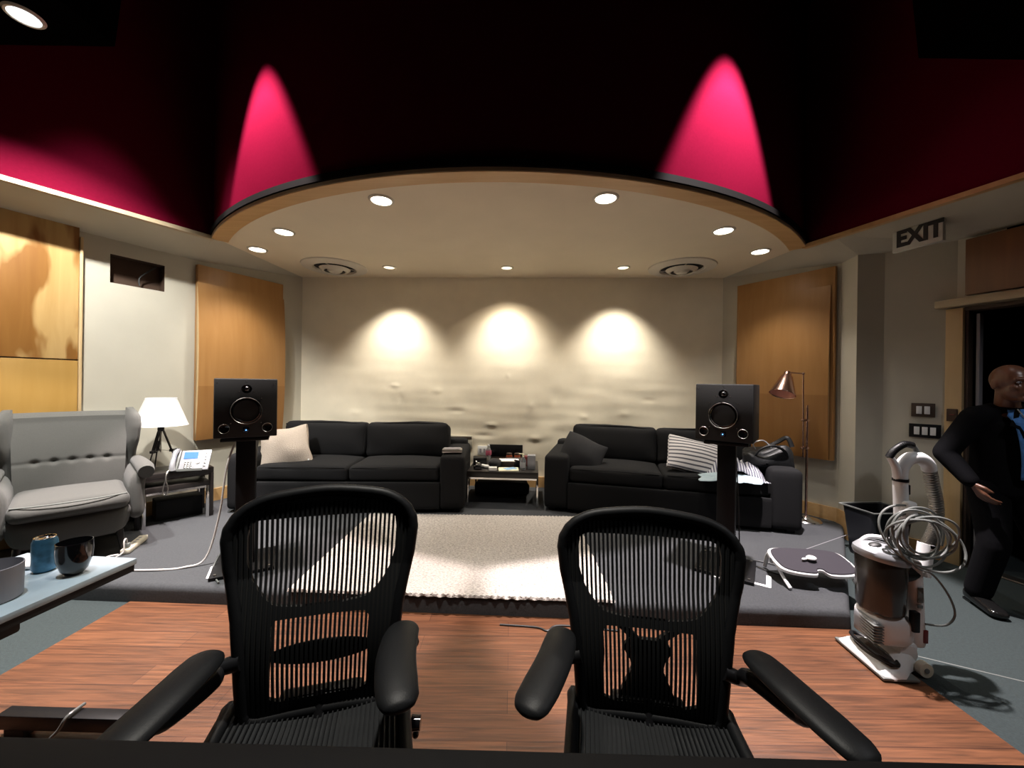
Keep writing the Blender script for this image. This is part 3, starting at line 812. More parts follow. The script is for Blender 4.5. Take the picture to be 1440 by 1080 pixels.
# cables
b = nb(); tube(b, [(SX - .12, SY + .12, 1.05), (SX - .17, SY + .05, .80), (SX - .20, SY + .02, .45), (SX - .26, SY - .02, .16), (-2.22, 2.62, .118), (-2.38, 2.58, .118), (-2.62, 2.58, .118), (-2.76, 2.66, .12), (-2.83, 2.70, .14), (-2.82, 2.77, .13)], .0065, 8, smooth=8)
tag(obj('power_cable', b, 'cable_w'), 'long white cable running from the power strip to the left speaker', 'cable')
b = nb(); tube(b, [(SX - .02, SY + .16, 1.03), (SX - .06, SY + .14, .6), (SX - .12, SY + .02, .3), (SX - .16, SY - .08, .13), (SX - .08, SY - .18, .118), (SX + .02, SY - .27, .118)], .005, 8, smooth=8)
tag(obj('signal_cable', b, 'cord_grey'), 'thin grey cable hanging behind the left speaker stand', 'cable')
b = nb(); tube(b, [(SX2 + .10, SY2 + .08, 1.03), (SX2 + .12, SY2 + .06, .6), (SX2 + .13, SY2 + .05, .2), (SX2 + .15, SY2 + .05, .118), (SX2 + .28, SY2 + .10, .118), (SX2 + .40, SY2 - .0, .118), (SX2 + .30, SY2 - .10, .118), (SX2 + .18, SY2 + .12, .12), (SX2 + .1, SY2 + .32, .118), (SX2 + .0, SY2 + .3, .118)], .0045, 8, smooth=8)
tag(obj('signal_cable', b, 'cable_b'), 'thin black cable dropping from the right speaker and looping on the carpet', 'cable')
b = nb(); tube(b, [(-.05, 2.22, .011), (.16, 2.20, .011), (.22, 2.17, .011), (.30, 2.22, .011), (.62, 2.18, .011)], .005, 8, smooth=6)
tag(obj('floor_cable', b, 'cable_b'), 'black cable lying on the wood floor along the platform step', 'cable')

# power strip
ps = thing('power_strip', 'ivory power strip on the carpet below the armchair', 'power strip', (-2.875, 2.95, PZ), D2R(114))
b = nb(); box(b, (0, 0, .02), (.30, .055, .036), bev=.006); obj('housing', b, 'white_warm', ps)
b = nb()
for k in range(5): box(b, (-.09 + k * .045, 0, .0385), (.022, .018, .002))
obj('sockets', b, 'cupgrey', ps)
b = nb(); box(b, (-.115, 0, .055), (.035, .03, .035), bev=.004); obj('plug', b, 'cord_grey', ps)
b = nb(); tube(b, [(-.115, 0, .07), (-.13, .0, .11), (-.16, .0, .10), (-.17, .0, .03), (-.20, .03, .008)], .005, 8, smooth=6); obj('cord', b, 'cable_w', ps)

# ------------------------------------------------------------------ wing armchair
ac = thing('wing_armchair', 'grey fabric wing armchair with a buttoned back on the far left', 'armchair', (-3.20, 2.81, PZ), D2R(49)); ac.scale = (.93, .93, 1)
# local: facing -y
b = nb(); soft(b, (0, -.02, .405), (.60, .62, .12), .05, bulge=(0, .05, .02), n=16, wob=.004); sc_ = obj('seat_cushion', b, 'grey_fabric', ac)
b = nb(); tube(b, [(-.285, -.30, .452), (-.16, -.355, .455), (0, -.378, .457), (.16, -.355, .455), (.285, -.30, .452)], .005, 8, smooth=6); obj('piping', b, 'cord_grey', sc_)
b = nb(); soft(b, (0, .0, .255), (.66, .62, .22), .07, bulge=(.02, .05, 0), n=14)
for v in b.verts:
    k = (v.co.z - .14) / .23; v.co.x *= .82 + .18 * k; v.co.y = v.co.y * (.82 + .18 * k)
obj('seat_base', b, 'grey_fabric', ac)
def back_f(u, v):
    x = (u - .5) * (.60 + .05 * v); z = .40 + .63 * v
    y = .24 + .13 * v - .035 * math.sin(PI * min(1, v * 1.15)) + .06 * (1 - (2 * u - 1) ** 2) - .03
    for k in range(5):
        bx = (-.2 + k * .1); q = ((x - bx) / .022) ** 2 + ((z - .655) / .018) ** 2
        if q < 12: y += .022 * math.exp(-q)
    y += .006 * math.exp(-((z - .655) / .012) ** 2)
    if v > .93: y += (v - .93) * 1.3; z -= (v - .93) ** 2 * 2.5
    return Vector((x, y, z))
b = nb(); A = grid(b, back_f, 90, 70)
B = grid(b, lambda u, v: Vector(((u - .5) * .62, .40 + .10 * v, .30 + .70 * v)), 90, 70, True)
for i in range(90): b.faces.new((A[i][70], A[i + 1][70], B[i + 1][70], B[i][70])); b.faces.new((A[i][0], A[i + 1][0], B[i + 1][0], B[i][0]))
for j in range(70): b.faces.new((A[0][j], A[0][j + 1], B[0][j + 1], B[0][j])); b.faces.new((A[90][j], A[90][j + 1], B[90][j + 1], B[90][j]))
bk = obj('backrest', b, 'grey_fabric', ac)
for k in range(5):
    b = nb(); ellipsoid(b, (-.2 + k * .1, .30 - .035 + .035, .655), (.011, .007, .009), 12, 8)
    yy = min((v.co.y for v in bk.data.vertices if abs(v.co.x - (-.2 + k * .1)) < .012 and abs(v.co.z - .655) < .012), default=.3)
    for v in b.verts: v.co.y += yy - .30 + .018
    obj('button', b, 'grey_fabric', bk)
for s in (-1, 1):
    # wing: tall curved slab, thick, tapering to the arm
    b = nb(); n = 26
    prof = [(.40, .10), (.55, .12), (.66, .15), (.78, .235), (.90, .265), (.98, .245), (1.03, .16), (1.045, .08)]
    def ww(z):
        for (a_, wa), (b_, wb) in zip(prof, prof[1:]):
            if a_ <= z <= b_: return wa + (wb - wa) * (z - a_) / (b_ - a_)
        return prof[-1][1]
    secs = []
    for i in range(n + 1):
        z = .40 + .645 * i / n; w = ww(z); th = .042 - .02 * max(0, (z - .97) / .08)
        yb = .40 + .06 * (z - .4); xc = s * (.325 + .02 * (z - .4))
        ring_ = []
        for k in range(16):
            a_ = 2 * PI * k / 16
            yy = yb - w / 2 + math.cos(a_) * w / 2; fl = s * .05 * max(0, (yb - yy) / .26) ** 1.5
            ring_.append(b.verts.new((xc + fl + math.sin(a_) * th, yy, z)))
        secs.append(ring_)
    for i in range(n):
        for k in range(16): b.faces.new((secs[i][k], secs[i][(k + 1) % 16], secs[i + 1][(k + 1) % 16], secs[i + 1][k]))
    b.faces.new(secs[0]); b.faces.new(secs[-1]); obj('wing', b, 'grey_fabric', ac)
    # scrolled arm
    b = nb(); soft(b, (s * .345, .02, .42), (.095, .56, .36), .045, n=12, bulge=(.006, .01, .02))
    for v in b.verts:
        if v.co.z > .5: v.co.x += s * (v.co.z - .5) * .35
    obj('armrest', b, 'grey_fabric', ac)
    b = nb(); tube(b, [(s * .385, .28, .60), (s * .39, .05, .605), (s * .395, -.20, .60), (s * .395, -.285, .585)], .052, 16, smooth=5, radii=[.045, .052, .058, .05]); obj('arm_roll', b, 'grey_fabric', ac)
    for sy in (-1, 1):
        b = nb(); cone(b, (s * .25, sy * .24 + .02, .17), (s * .27, sy * .27 + .02, 0), .024, .014, 14); obj('leg', b, 'black_wood', ac)
b = nb(); soft(b, (0, .36, .30), (.66, .12, .42), .04, n=10); obj('back_base', b, 'grey_fabric', ac)

# ------------------------------------------------------------------ side table by the left wall, lamp and phone
def slab_table(name, label, loc, rz, w, d, h, top_m, leg_m, th=.05, group=None, inner=True, legw=.035):
    t = thing(name, label, 'side table', loc, rz, group)
    b = nb(); box(b, (0, 0, h - th / 2), (w, d, th), bev=.003); obj('tabletop', b, top_m, t)
    for sx in (-1, 1):
        for sy in (-1, 1):
            b = nb(); box(b, (sx * (w / 2 - legw / 2), sy * (d / 2 - legw / 2), (h - th) / 2), (legw, legw, h - th), bev=.002); obj('leg', b, leg_m, t)
    for sy in (-1, 1):
        b = nb(); box(b, (0, sy * (d / 2 - .01), h - th - .009), (w - 2 * legw, .018, .018)); obj('rail', b, leg_m, t)
    return t
srot = D2R(50)
slab_table('side_table', 'black side table with the lamp and telephone on it, beside the armchair', (-3.14, 3.575, PZ), srot, .54, .36, .46, 'black_wood', 'black_wood')
nt_ = slab_table('nesting_table', 'smaller chrome-legged black table tucked under the side table by the armchair', (-3.117, 3.558, PZ), srot, .46, .36, .345, 'black_wood', 'chrome', th=.045, legw=.025)
tl = thing('table_lamp', 'table lamp with white cone shade on a black tripod, on the side table', 'lamp', (-3.16, 3.47, .57), .4)
b = nb(); lathe(b, [(.108, .655), (.192, .415)], 48); lathe(b, [(.106, .655), (.190, .415)], 48); 
sh = obj('lamp_shade', b, 'shade', tl)
b = nb(); lathe(b, [(.192, .418), (.194, .413), (.190, .413)], 48); lathe(b, [(.106, .655), (.109, .658), (.110, .653)], 48); obj('shade_rim', b, 'white', sh)
b = nb(); lathe(b, [(0, .36), (.022, .36), (.025, .375), (.022, .40), (.010, .41), (.010, .52), (0, .52)], 20); obj('tripod_head', b, 'blk', tl)
for k in range(3):
    a_ = k * 2 * PI / 3 - 1.97
    b = nb(); p0 = Vector((.012 * math.cos(a_), .012 * math.sin(a_), .38)); p1 = Vector((.135 * math.cos(a_), .135 * math.sin(a_), 0))
    pm = p0.lerp(p1, .52); n_ = Vector((-math.sin(a_), math.cos(a_), 0)) * .008
    cone(b, p0 + n_, pm + n_, .0065, .0065, 8); cone(b, p0 - n_, pm - n_, .0065, .0065, 8); cone(b, p0.lerp(p1, .3), p1, .006, .005, 8)
    box(b, pm, (.03, .03, .022), rz=a_)
    obj('leg', b, 'black_wood', tl)
b = nb()
for k in range(3):
    a_ = k * 2 * PI / 3 - 1.97; cone(b, (0, 0, .19), (.07 * math.cos(a_), .07 * math.sin(a_), .18), .002, .002, 6)
cone(b, (0, 0, .36), (0, 0, .17), .004, .004, 8); obj('spreader', b, 'steel', tl)
b = nb(); ellipsoid(b, (0, 0, .53), (.03, .03, .045)); obj('bulb', b, 'white', tl)
ph = thing('desk_phone', 'silver office telephone with blue screen at the front of the side table', 'telephone', (-2.93, 3.53, .571), D2R(20))
R_ = Matrix.Translation((0, 0, 0)) @ Euler((D2R(55), 0, 0)).to_matrix().to_4x4()
def on(bm, mtx): bmesh.ops.transform(bm, matrix=mtx, verts=bm.verts); return bm
b = nb(); box(b, (.02, .0, 0), (.225, .19, .022), bev=.006); 
PM = Matrix.Translation((0.01, .0, .085)) @ Euler((D2R(60), 0, 0)).to_matrix().to_4x4()
obj('body', on(b, PM), 'silver', ph)
b = nb(); box(b, (-.015, .045, .013), (.105, .062, .004)); obj('screen', on(b, PM), 'lcd', ph)
b = nb()
for i in range(3):
    for j in range(4): box(b, (-.045 + i * .022, -.07 + j * .017, .0135), (.016, .011, .005), bev=.001)
for j in range(5): box(b, (.10, -.06 + j * .03, .0135), (.016, .012, .005), bev=.001)
obj('buttons', on(b, PM), 'steel', ph)
b = nb(); cone(b, (.045, -.02, .011), (.045, -.02, .017), .017, seg=20); obj('navigation_key', on(b, PM), 'steel', ph)
b = nb(); box(b, (-.125, 0, .005), (.06, .2, .03), bev=.01); obj('cradle', on(b, PM), 'cord_grey', ph)
b = nb(); tube(b, [(-.125, -.095, .03), (-.125, -.06, .05), (-.125, 0, .055), (-.125, .06, .05), (-.125, .095, .03)], .022, 12, smooth=5, radii=[.026, .020, .018, .020, .026]); obj('handset', on(b, PM), 'silver', ph)
b = nb(); box(b, (0, .05, .04), (.20, .12, .07), bev=.01); box(b, (0, .02, .012), (.2, .16, .02)); obj('foot', b, 'cord_grey', ph)
b = nb(); tube(b, [(-.12, -.07, .03), (-.13, -.12, .01), (-.13, -.145, -.05), (-.11, -.15, -.13), (-.13, -.15, -.18), (-.15, -.145, -.14), (-.13, -.145, -.05)], .006, 8, smooth=6); obj('coiled_cord', b, 'steel', ph)
b = nb(); box(b, (0, 0, .09), (.34, .20, .18), bev=.01); o = obj('storage_box', b, 'blk_matte'); o.location = (-3.16, 3.66, PZ); o.rotation_euler[2] = srot
tag(o, 'low black box on the carpet under the side table', 'box')

# ------------------------------------------------------------------ centre table and clutter
ct = slab_table('coffee_table', 'low black table with thin chrome frame between the two sofas', (-.07, 4.33, PZ), D2R(-3), .75, .62, .37, 'black_wood', 'chrome', th=.065, legw=.018)
ZTAB = PZ + .37
def item(name, label, cat, u, v, rz=0): return thing(name, label, cat, (-.07 + u, 4.33 + v, ZTAB + .001), rz)
t = item('water_bottle', 'clear plastic bottle with red label at the back left of the centre table', 'bottle', -.19, .12)
b = nb(); lathe(b, [(0, .0), (.03, 0), (.032, .01), (.031, .06), (.028, .09), (.032, .12), (.032, .15), (.012, .185), (.012, .20), (0, .2)], 24); obj('bottle_body', b, 'clear', t)
b = nb(); lathe(b, [(.0328, .095), (.0335, .10), (.0335, .145), (.0328, .15)], 24); obj('bottle_label', b, 'clear_pink', t)
b = nb(); lathe(b, [(.014, .198), (.014, .215), (0, .215)], 16); obj('cap', b, 'white', t)
t = item('black_box', 'black box open at the top at the left of the centre table', 'box', -.28, .02, .1)
b = nb(); box(b, (0, 0, .045), (.15, .14, .09), bev=.004); obj('box_body', b, 'blk', t)
t = item('small_tray', 'small dark tray with silver trinkets at the front left corner of the centre table', 'tray', -.285, -.19)
b = nb(); box(b, (0, 0, .02), (.085, .08, .04), bev=.004); obj('tray', b, 'blk_gloss', t)
b = nb(); box(b, (0.0, 0, .055), (.05, .03, .03), rz=.4, bev=.006); ellipsoid(b, (-.02, .01, .075), (.014, .014, .012)); obj('trinkets', b, 'chrome', t)
t = item('crumpled_tissue', 'crumpled white tissue lying beside the black pouch on the centre table', 'tissue', -.19, -.10, .5)
b = nb(); soft(b, (0, 0, .03), (.14, .07, .035), .015, n=14, wob=.05, seed=12); obj('tissue_sheet', b, 'paper', t)
t = item('pouch', 'black zipped pouch in the middle left of the centre table', 'pouch', -.11, -.10, -.2)
b = nb(); soft(b, (0, 0, .045), (.13, .15, .085), .035, n=14, wob=.02, seed=2); obj('pouch_body', b, 'black_fabric', t)
t = item('white_card', 'small white card box at the front edge of the centre table', 'box', -.12, -.25)
b = nb(); box(b, (0, 0, .018), (.085, .05, .036), bev=.003); obj('card_box', b, 'paper', t)
t = item('paper_stack', 'cream and blue leaflets at the front middle of the centre table', 'papers', .045, -.22, .05)
b = nb(); box(b, (0, 0, .006), (.21, .15, .012)); obj('leaflets', b, 'paper_y', t)
b = nb(); box(b, (.02, .01, .0135), (.13, .09, .003), rz=.5); obj('blue_leaflet', b, 'paper_b', t)
t = item('book', 'brown book with a white sheet on it in the middle of the centre table', 'book', .05, .0, -.05)
b = nb(); box(b, (0, 0, .03), (.21, .16, .06), bev=.003); obj('cover', b, 'stain', t)
b = nb(); box(b, (0, -.01, .064), (.22, .15, .006), rz=.08); obj('white_sheet', b, 'paper', t)
t = item('sanitizer_bottle', 'clear pump bottle at the right front of the centre table', 'bottle', .20, -.20)
b = nb(); lathe(b, [(0, 0), (.032, 0), (.034, .01), (.034, .10), (.014, .13), (.014, .14), (0, .14)], 24); obj('bottle_body', b, 'clear', t)
b = nb(); box(b, (0, -.034, .055), (.045, .004, .06)); obj('bottle_label', b, 'silver', t)
b = nb(); cone(b, (0, 0, .14), (0, 0, .17), .012, .010, 12); cone(b, (0, 0, .17), (-.045, 0, .172), .006, .005, 8); obj('pump', b, 'paper_y', t)
t = item('tissue_box', 'grey tissue box standing at the right end of the centre table', 'box', .295, -.14, -.1)
b = nb(); box(b, (0, 0, .075), (.085, .09, .15), bev=.003); obj('carton', b, 'silver', t)
b = nb(); box(b, (0, 0, .151), (.05, .03, .003)); obj('slot', b, 'cupgrey', t)
t = item('red_bag', 'little red and cream packet behind the pump bottle on the centre table', 'packet', .245, -.02)
b = nb(); soft(b, (0, 0, .06), (.09, .05, .12), .02, n=8, wob=.02, seed=4); obj('packet_body', b, 'red_small', t)
for k, (dx, w_) in enumerate(((.06, 'left'), (.155, 'right'))):
    t = item('glass_jar', 'amber glass jar, ' + w_ + ' one of the pair on the centre table', 'jar', dx - .01, .20); t['group'] = 'amber jars on the centre table'
    b = nb(); lathe(b, [(0, 0), (.036, 0), (.038, .01), (.038, .075), (.030, .09), (0, .09)], 24); obj('jar_body', b, 'amber', t)
    b = nb(); lathe(b, [(.033, .088), (.033, .105), (0, .105)], 20); obj('lid', b, 'stain', t)
    b = nb(); lathe(b, [(.0385, .025), (.0392, .03), (.0392, .055), (.0385, .06)], 20); obj('jar_label', b, 'cupgrey', t)
t = item('dark_pouch', 'dark folded case leaning behind the pump bottle on the centre table', 'case', .155, -.06, .4)
b = nb(); box(b, (0, 0, .035), (.10, .07, .07), bev=.01, ry=.3); obj('case_body', b, 'blk', t)
t = thing('floor_bag', 'black bag on the carpet under the centre table', 'bag', (-.10, 4.55, PZ), 0)
b = nb(); soft(b, (0, 0, .075), (.62, .26, .15), .04, n=12, wob=.02, seed=7); obj('bag_body', b, 'black_fabric', t)
# wall plates behind the table
def bwy(x): return BL[1] + (BR[1] - BL[1]) * (x - BL[0]) / (BR[0] - BL[0])
bz = math.atan2(BR[1] - BL[1], BR[0] - BL[0])
t = thing('socket_panel', 'black multi-socket panel on the back wall behind the centre table', 'socket panel', (-.07, bwy(-.07) - .012, .56), bz)
b = nb(); box(b, (0, 0, 0), (.43, .03, .15), bev=.004); obj('faceplate', b, 'blk', t)
for x in (-.14, .14):
    b = nb(); cone(b, (x, -.015, 0), (x, -.022, 0), .022, seg=16); obj('socket', b, 'blk_gloss', t)
t = thing('wall_outlet', 'white electrical outlet on the back wall left of the black socket panel', 'outlet', (-.36, bwy(-.36) - .012, .555), bz)
b = nb(); box(b, (0, 0, 0), (.12, .012, .12), bev=.003); obj('outlet_plate', b, 'white', t)
for x in (-.025, .025):
    b = nb(); box(b, (x, -.007, 0), (.026, .004, .05)); obj('receptacle', b, 'cupgrey', t)
t = thing('wall_vent_slot', 'narrow dark slot in a pale plate on the back wall above the left sofa arm', 'vent', (-.64, bwy(-.64) - .014, .66), bz)
b = nb(); box(b, (0, 0, 0), (.30, .014, .16), bev=.002); obj('cover_plate', b, 'side_wall', t)
b = nb(); box(b, (0, -.007, .055), (.28, .008, .022)); obj('slot', b, 'stain', t)

# ------------------------------------------------------------------ floor lamp
fl = thing('floor_lamp', 'copper reading floor lamp behind the right sofa, before the maple panel', 'lamp', (2.875, 3.74, PZ), 0)
b = nb(); lathe(b, [(0, 0), (.125, 0), (.128, .012), (.12, .022), (.05, .03), (.03, .05), (.012, .055), (0, .055)], 40); obj('base', b, 'chrome', fl)
b = nb(); cone(b, (0, 0, .05), (0, 0, 1.10), .011, seg=14); cone(b, (0, 0, 1.10), (0, 0, 1.125), .008, seg=10); obj('lower_pole', b, 'copper', fl)
b = nb(); cone(b, (-.035, 0, .62), (-.045, 0, 1.44), .0075, seg=12); obj('upper_pole', b, 'copper', fl)
for z in (.71, .98):
    b = nb(); box(b, (-.02, 0, z), (.07, .026, .022), bev=.005); cone(b, (-.02, 0, z), (-.075, -.02, z), .005, .005, 8); obj('clamp', b, 'copper', fl)
b = nb(); cone(b, (-.045, 0, 1.43), (-.20, -.02, 1.44), .007, seg=10); ellipsoid(b, (-.045, 0, 1.432), (.014, .014, .014)); ellipsoid(b, (-.205, -.02, 1.44), (.016, .016, .016)); obj('arm', b, 'copper', fl)
LM = Matrix.Translation((-.215, -.03, 1.445)) @ Euler((D2R(-12), D2R(22), 0)).to_matrix().to_4x4()
b = nb(); lathe(b, [(.018, 0), (.028, -.005), (.032, -.035), (.045, -.05), (.105, -.235), (.107, -.24)], 40, mt=LM)
ls = obj('lamp_shade', b, 'copper', fl); ls.modifiers.new('Solid', 'SOLIDIFY').thickness = -.003
b = nb(); lathe(b, [(.040, -.055), (.100, -.232)], 40, mt=LM); obj('shade_lining', b, 'copper_in', ls)
b = nb(); ellipsoid(b, LM @ Vector((0, 0, -.12)), (.028, .028, .04)); obj('bulb', b, 'white', fl)

# ------------------------------------------------------------------ ergonomic footrest
fr = thing('footrest', 'white framed ergonomic footrest with plum mat on the right of the platform', 'footrest', (2.02, 2.58, PZ), D2R(-6))
FO = [(-.27, -.02), (-.25, -.13), (-.17, -.175), (-.05, -.185), (-.02, -.13), (.02, -.125), (.05, -.18), (.17, -.175), (.25, -.13), (.27, -.02), (.25, .12), (.16, .165), (0, .17), (-.16, .165), (-.25, .12)]
fo = [(p.x * .92, p.y * .74) for p in smooth_path([(x, y, 0) for x, y in FO], 5, True)]
FM = Matrix.Translation((0, 0, .115)) @ Euler((D2R(14), D2R(0), 0)).to_matrix().to_4x4()
b = nb(); prism_m(b, fo, 0, .022, FM); obj('frame', b, 'white', fr, bevel=.004)
b = nb(); prism_m(b, [(x * .93, y * .92) for x, y in fo], .021, .030, FM); obj('mat', b, 'pad_purple', fr, bevel=.003)
for s in (-1, 1):
    b = nb(); tube(b, [(s * .21, -.15, .012), (s * .215, -.08, .05), (s * .22, .0, .11), (s * .215, .08, .13), (s * .21, .12, .10), (s * .21, .15, .014)], .013, 8, smooth=5, sx=.8); obj('side_leg', b, 'white', fr)
    b = nb(); cone(b, (s * .20, .0, .120), (s * .25, .0, .120), .022, .018, 16); obj('pivot_knob', b, 'silver', fr)
gd = thing('small_gadget', 'small white gadget lying on the plum mat of the footrest', 'gadget', (2.00, 2.56, PZ + .146), .3)
b = nb(); ellipsoid(b, (.01, 0, .014), (.034, .028, .014)); obj('gadget_body', b, 'white', gd)
b = nb(); ellipsoid(b, (-.038, .012, .008), (.018, .010, .008)); box(b, (-.02, .006, .008), (.03, .008, .006)); obj('gadget_tail', b, 'white', gd)

# ------------------------------------------------------------------ waste bin
wb = thing('waste_bin', 'black plastic waste bin against the right wall behind the vacuum', 'bin', (3.08, 3.23, 0), .1)
b = nb()
def bin_ring(z, w, d, r=.04):
    pts = []
    for (cx, cy, a0) in ((w / 2 - r, d / 2 - r, 0), (-w / 2 + r, d / 2 - r, 90), (-w / 2 + r, -d / 2 + r, 180), (w / 2 - r, -d / 2 + r, 270)):
        for k in range(6):
            a_ = D2R(a0 + k * 18); pts.append(b.verts.new((cx + r * math.cos(a_), cy + r * math.sin(a_), z)))
    return pts
rs = [bin_ring(0, .30, .22), bin_ring(.40, .38, .28), bin_ring(.41, .40, .30), bin_ring(.40, .37, .27), bin_ring(.02, .28, .2)]
for A, B in zip(rs, rs[1:]):
    for j in range(24): b.faces.new((A[j], A[(j + 1) % 24], B[(j + 1) % 24], B[j]))
b.faces.new(rs[0][::-1]); b.faces.new(rs[-1]); obj('bin_body', b, 'bin', wb)
b = nb(); tube(b, [(-.195, -.145, .405), (.195, -.145, .405), (.195, .145, .405), (-.195, .145, .405)], .007, 8, closed=True); obj('rim', b, 'cord_grey', wb)

# ------------------------------------------------------------------ upright vacuum cleaner (faces -x)
vc = thing('upright_vacuum', 'white upright vacuum cleaner with smoked canister and coiled cord on the right', 'vacuum cleaner', (1.965, 1.97, 0.007), D2R(-4)); vc.scale = (.92, 1, 1)
# floor head, long axis along y, front at -x
b = nb()
def headsec(x, hw, z1):
    x = x * .84
    n = 14; pts = []
    for k in range(n + 1):
        f = k / n * 2 - 1; y = f * hw; z = z1 * (1 - abs(f) ** 5 * .65)
        pts.append((x, y, z))
    lo = [(x, hw, .008), (x, -hw, .008)]
    return [b.verts.new(p) for p in pts + lo]
HS = .84
secs = [headsec(-.215, .135, .022), headsec(-.20, .148, .040), headsec(-.15, .153, .055), headsec(-.08, .150, .068), headsec(-.03, .12, .078), headsec(.02, .085, .085), headsec(.06, .07, .085), headsec(.085, .065, .06)]
for A, B in zip(secs, secs[1:]):
    for k in range(len(A)): b.faces.new((A[k], A[(k + 1) % len(A)], B[(k + 1) % len(A)], B[k]))
b.faces.new(secs[0]); b.faces.new(secs[-1]); hd = obj('floor_head', b, 'white', vc, angle=50)
b = nb(); ellipsoid(b, (-.098, .0, .052), (.052, .118, .022), 28, 10, ry=-.18); obj('brush_window', b, 'smoke', hd)
b = nb(); tube(b, [(-.098 + .056 * math.cos(a_ * PI / 12), .124 * math.sin(a_ * PI / 12), .066 - .012 * math.cos(a_ * PI / 12 + PI)* -1) for a_ in range(24)], .010, 8, closed=True); obj('window_surround', b, 'blk', hd)
b = nb(); box(b, (-.092, 0, .012), (.18, .305, .014), bev=.004); obj('bumper', b, 'cord_grey', hd)
for s in (-1, 1):
    b = nb(); cone(b, (.075, s * .075, .034), (.075, s * .105, .034), .034, seg=28); w_ = obj('wheel', b, 'white_warm', vc)
    b = nb(); cone(b, (.075, s * .104, .034), (.075, s * .108, .034), .012, seg=16); obj('hub', b, 'cord_grey', w_)
b = nb(); cone(b, (.035, -.055, .075), (.035, .055, .075), .045, seg=24); box(b, (.06, 0, .09), (.06, .10, .07), bev=.015); obj('neck_joint', b, 'white', vc)
# motor housing
b = nb(); soft(b, (-.055, 0, .19), (.225, .19, .17), .06, n=14)
for v in b.verts:
    k = (.275 - v.co.z) / .17; v.co.x += .035 * k * (1 if v.co.x < -.05 else .2); v.co.y *= 1 - .15 * k
obj('motor_housing', b, 'white', vc)
b = nb()
for k in range(7): box(b, (-.148, -.028, .145 + k * .014), (.05, .135, .005), rz=-.1, bev=.001)
obj('grille', b, 'cord_grey', vc)
b = nb(); soft(b, (-.15, -.02, .19), (.04, .14, .11), .018, n=8); obj('filter_cover', b, 'silver', vc)
# canister
b = nb(); CA = Matrix.Translation((-.065, 0, 0))
lathe(b, [(0, .272), (.098, .272), (.104, .285), (.112, .53), (.108, .54), (0, .54)], 40, mt=CA)
for v in b.verts: v.co.y *= .92
obj('dust_canister', b, 'smoke', vc)
b = nb(); lathe(b, [(0, .29), (.045, .29), (.05, .50), (0, .52)], 24, mt=CA); obj('cyclone_core', b, 'cupgrey', vc)
b = nb(); lathe(b, [(.118, .530), (.124, .545), (.120, .565), (.095, .590), (.05, .605), (0, .608)], 40, mt=CA)
for v in b.verts: v.co.y *= .92; v.co.z += (v.co.x + .065) * -.12
lid = obj('canister_lid', b, 'silver', vc)
b = nb(); ellipsoid(b, (-.125, -.03, .603), (.032, .022, .012), rx=.2, ry=-.25); obj('release_button', b, 'cable_b', lid)
b = nb(); tube(b, [(-.13, .05, .59), (-.10, .03, .625), (-.03, .0, .625), (.02, -.02, .59)], .012, 10, smooth=5, sx=1.5); obj('carry_handle', b, 'white', lid)
b = nb(); box(b, (.03, -.085, .26), (.035, .03, .10), bev=.006); obj('latch', b, 'blk', vc)
# spine, ports and wand
b = nb(); soft(b, (.083, 0, .32), (.065, .11, .44), .028, n=12); 
for v in b.verts: v.co.x += (.5 - v.co.z) * .06
obj('spine', b, 'white', vc)
b = nb(); box(b, (.085, -.058, .375), (.028, .006, .075), bev=.002); box(b, (.085, -.058, .318), (.026, .006, .016), bev=.002); obj('control_strip', b, 'cord_grey', vc)
b = nb(); box(b, (.117, -.055, .17), (.022, .01, .065), bev=.003); obj('red_indicator', b, 'red_small', vc)['label'] = 'dark red indicator window'
b = nb(); cone(b, (.035, 0, .50), (.035, 0, .60), .036, .032, 24); cone(b, (.01, -.02, .47), (.09, -.02, .47), .05, .035, 20); obj('canister_port', b, 'blk', vc)
b = nb(); cone(b, (.10, 0, .46), (.17, .02, .47), .028, .028, 20); cone(b, (.17, .02, .44), (.20, .03, .60), .034, .034, 22); obj('hose_port', b, 'white', vc)
b = nb(); cone(b, (.205, .03, .585), (.207, .03, .60), .037, .037, 22); obj('port_ring', b, 'blk', vc)
b = nb(); cone(b, (.045, 0, .54), (.040, 0, .755), .026, .026, 22); obj('lower_wand', b, 'silver', vc)
b = nb(); cone(b, (.045, -.03, .76), (.045, -.03, .80), .042, .030, 20); soft(b, (.045, -.03, .815), (.055, .05, .035), .012, n=8); obj('cord_hook', b, 'white', vc)
b = nb(); tube(b, [(.040, 0, .74), (.034, 0, .85), (.030, 0, .95), (.038, 0, 1.00), (.075, 0, 1.04), (.13, 0, 1.045), (.175, .005, 1.015), (.19, .01, .985)], .031, 20, smooth=6); obj('upper_wand', b, 'white', vc)
b = nb(); cone(b, (.031, 0, .925), (.031, 0, .94), .034, .034, 22); box(b, (.066, -.01, .885), (.008, .014, .05), bev=.003); obj('collar', b, 'blk', vc)
b = nb(); tube(b, [(.025, 0, .93), (-.005, -.01, 1.00), (-.035, -.01, 1.05)], .018, 14, smooth=4, radii=[.026, .018, .016]); obj('handle_stem', b, 'white', vc)
b = nb(); tube(b, [(-.040, -.01, 1.045), (-.01, -.01, 1.085), (.04, -.01, 1.115), (.09, 0, 1.11), (.12, 0, 1.07)], .018, 16, smooth=6, radii=[.016, .016, .014, .012, .012]); gp = obj('grip', b, 'cupgrey', vc)
gp.data.materials[0] = M['cord_grey']
b = nb()
gpts = smooth_path([(-.040, -.01, 1.045), (-.01, -.01, 1.085), (.04, -.01, 1.115), (.09, 0, 1.11)], 8)
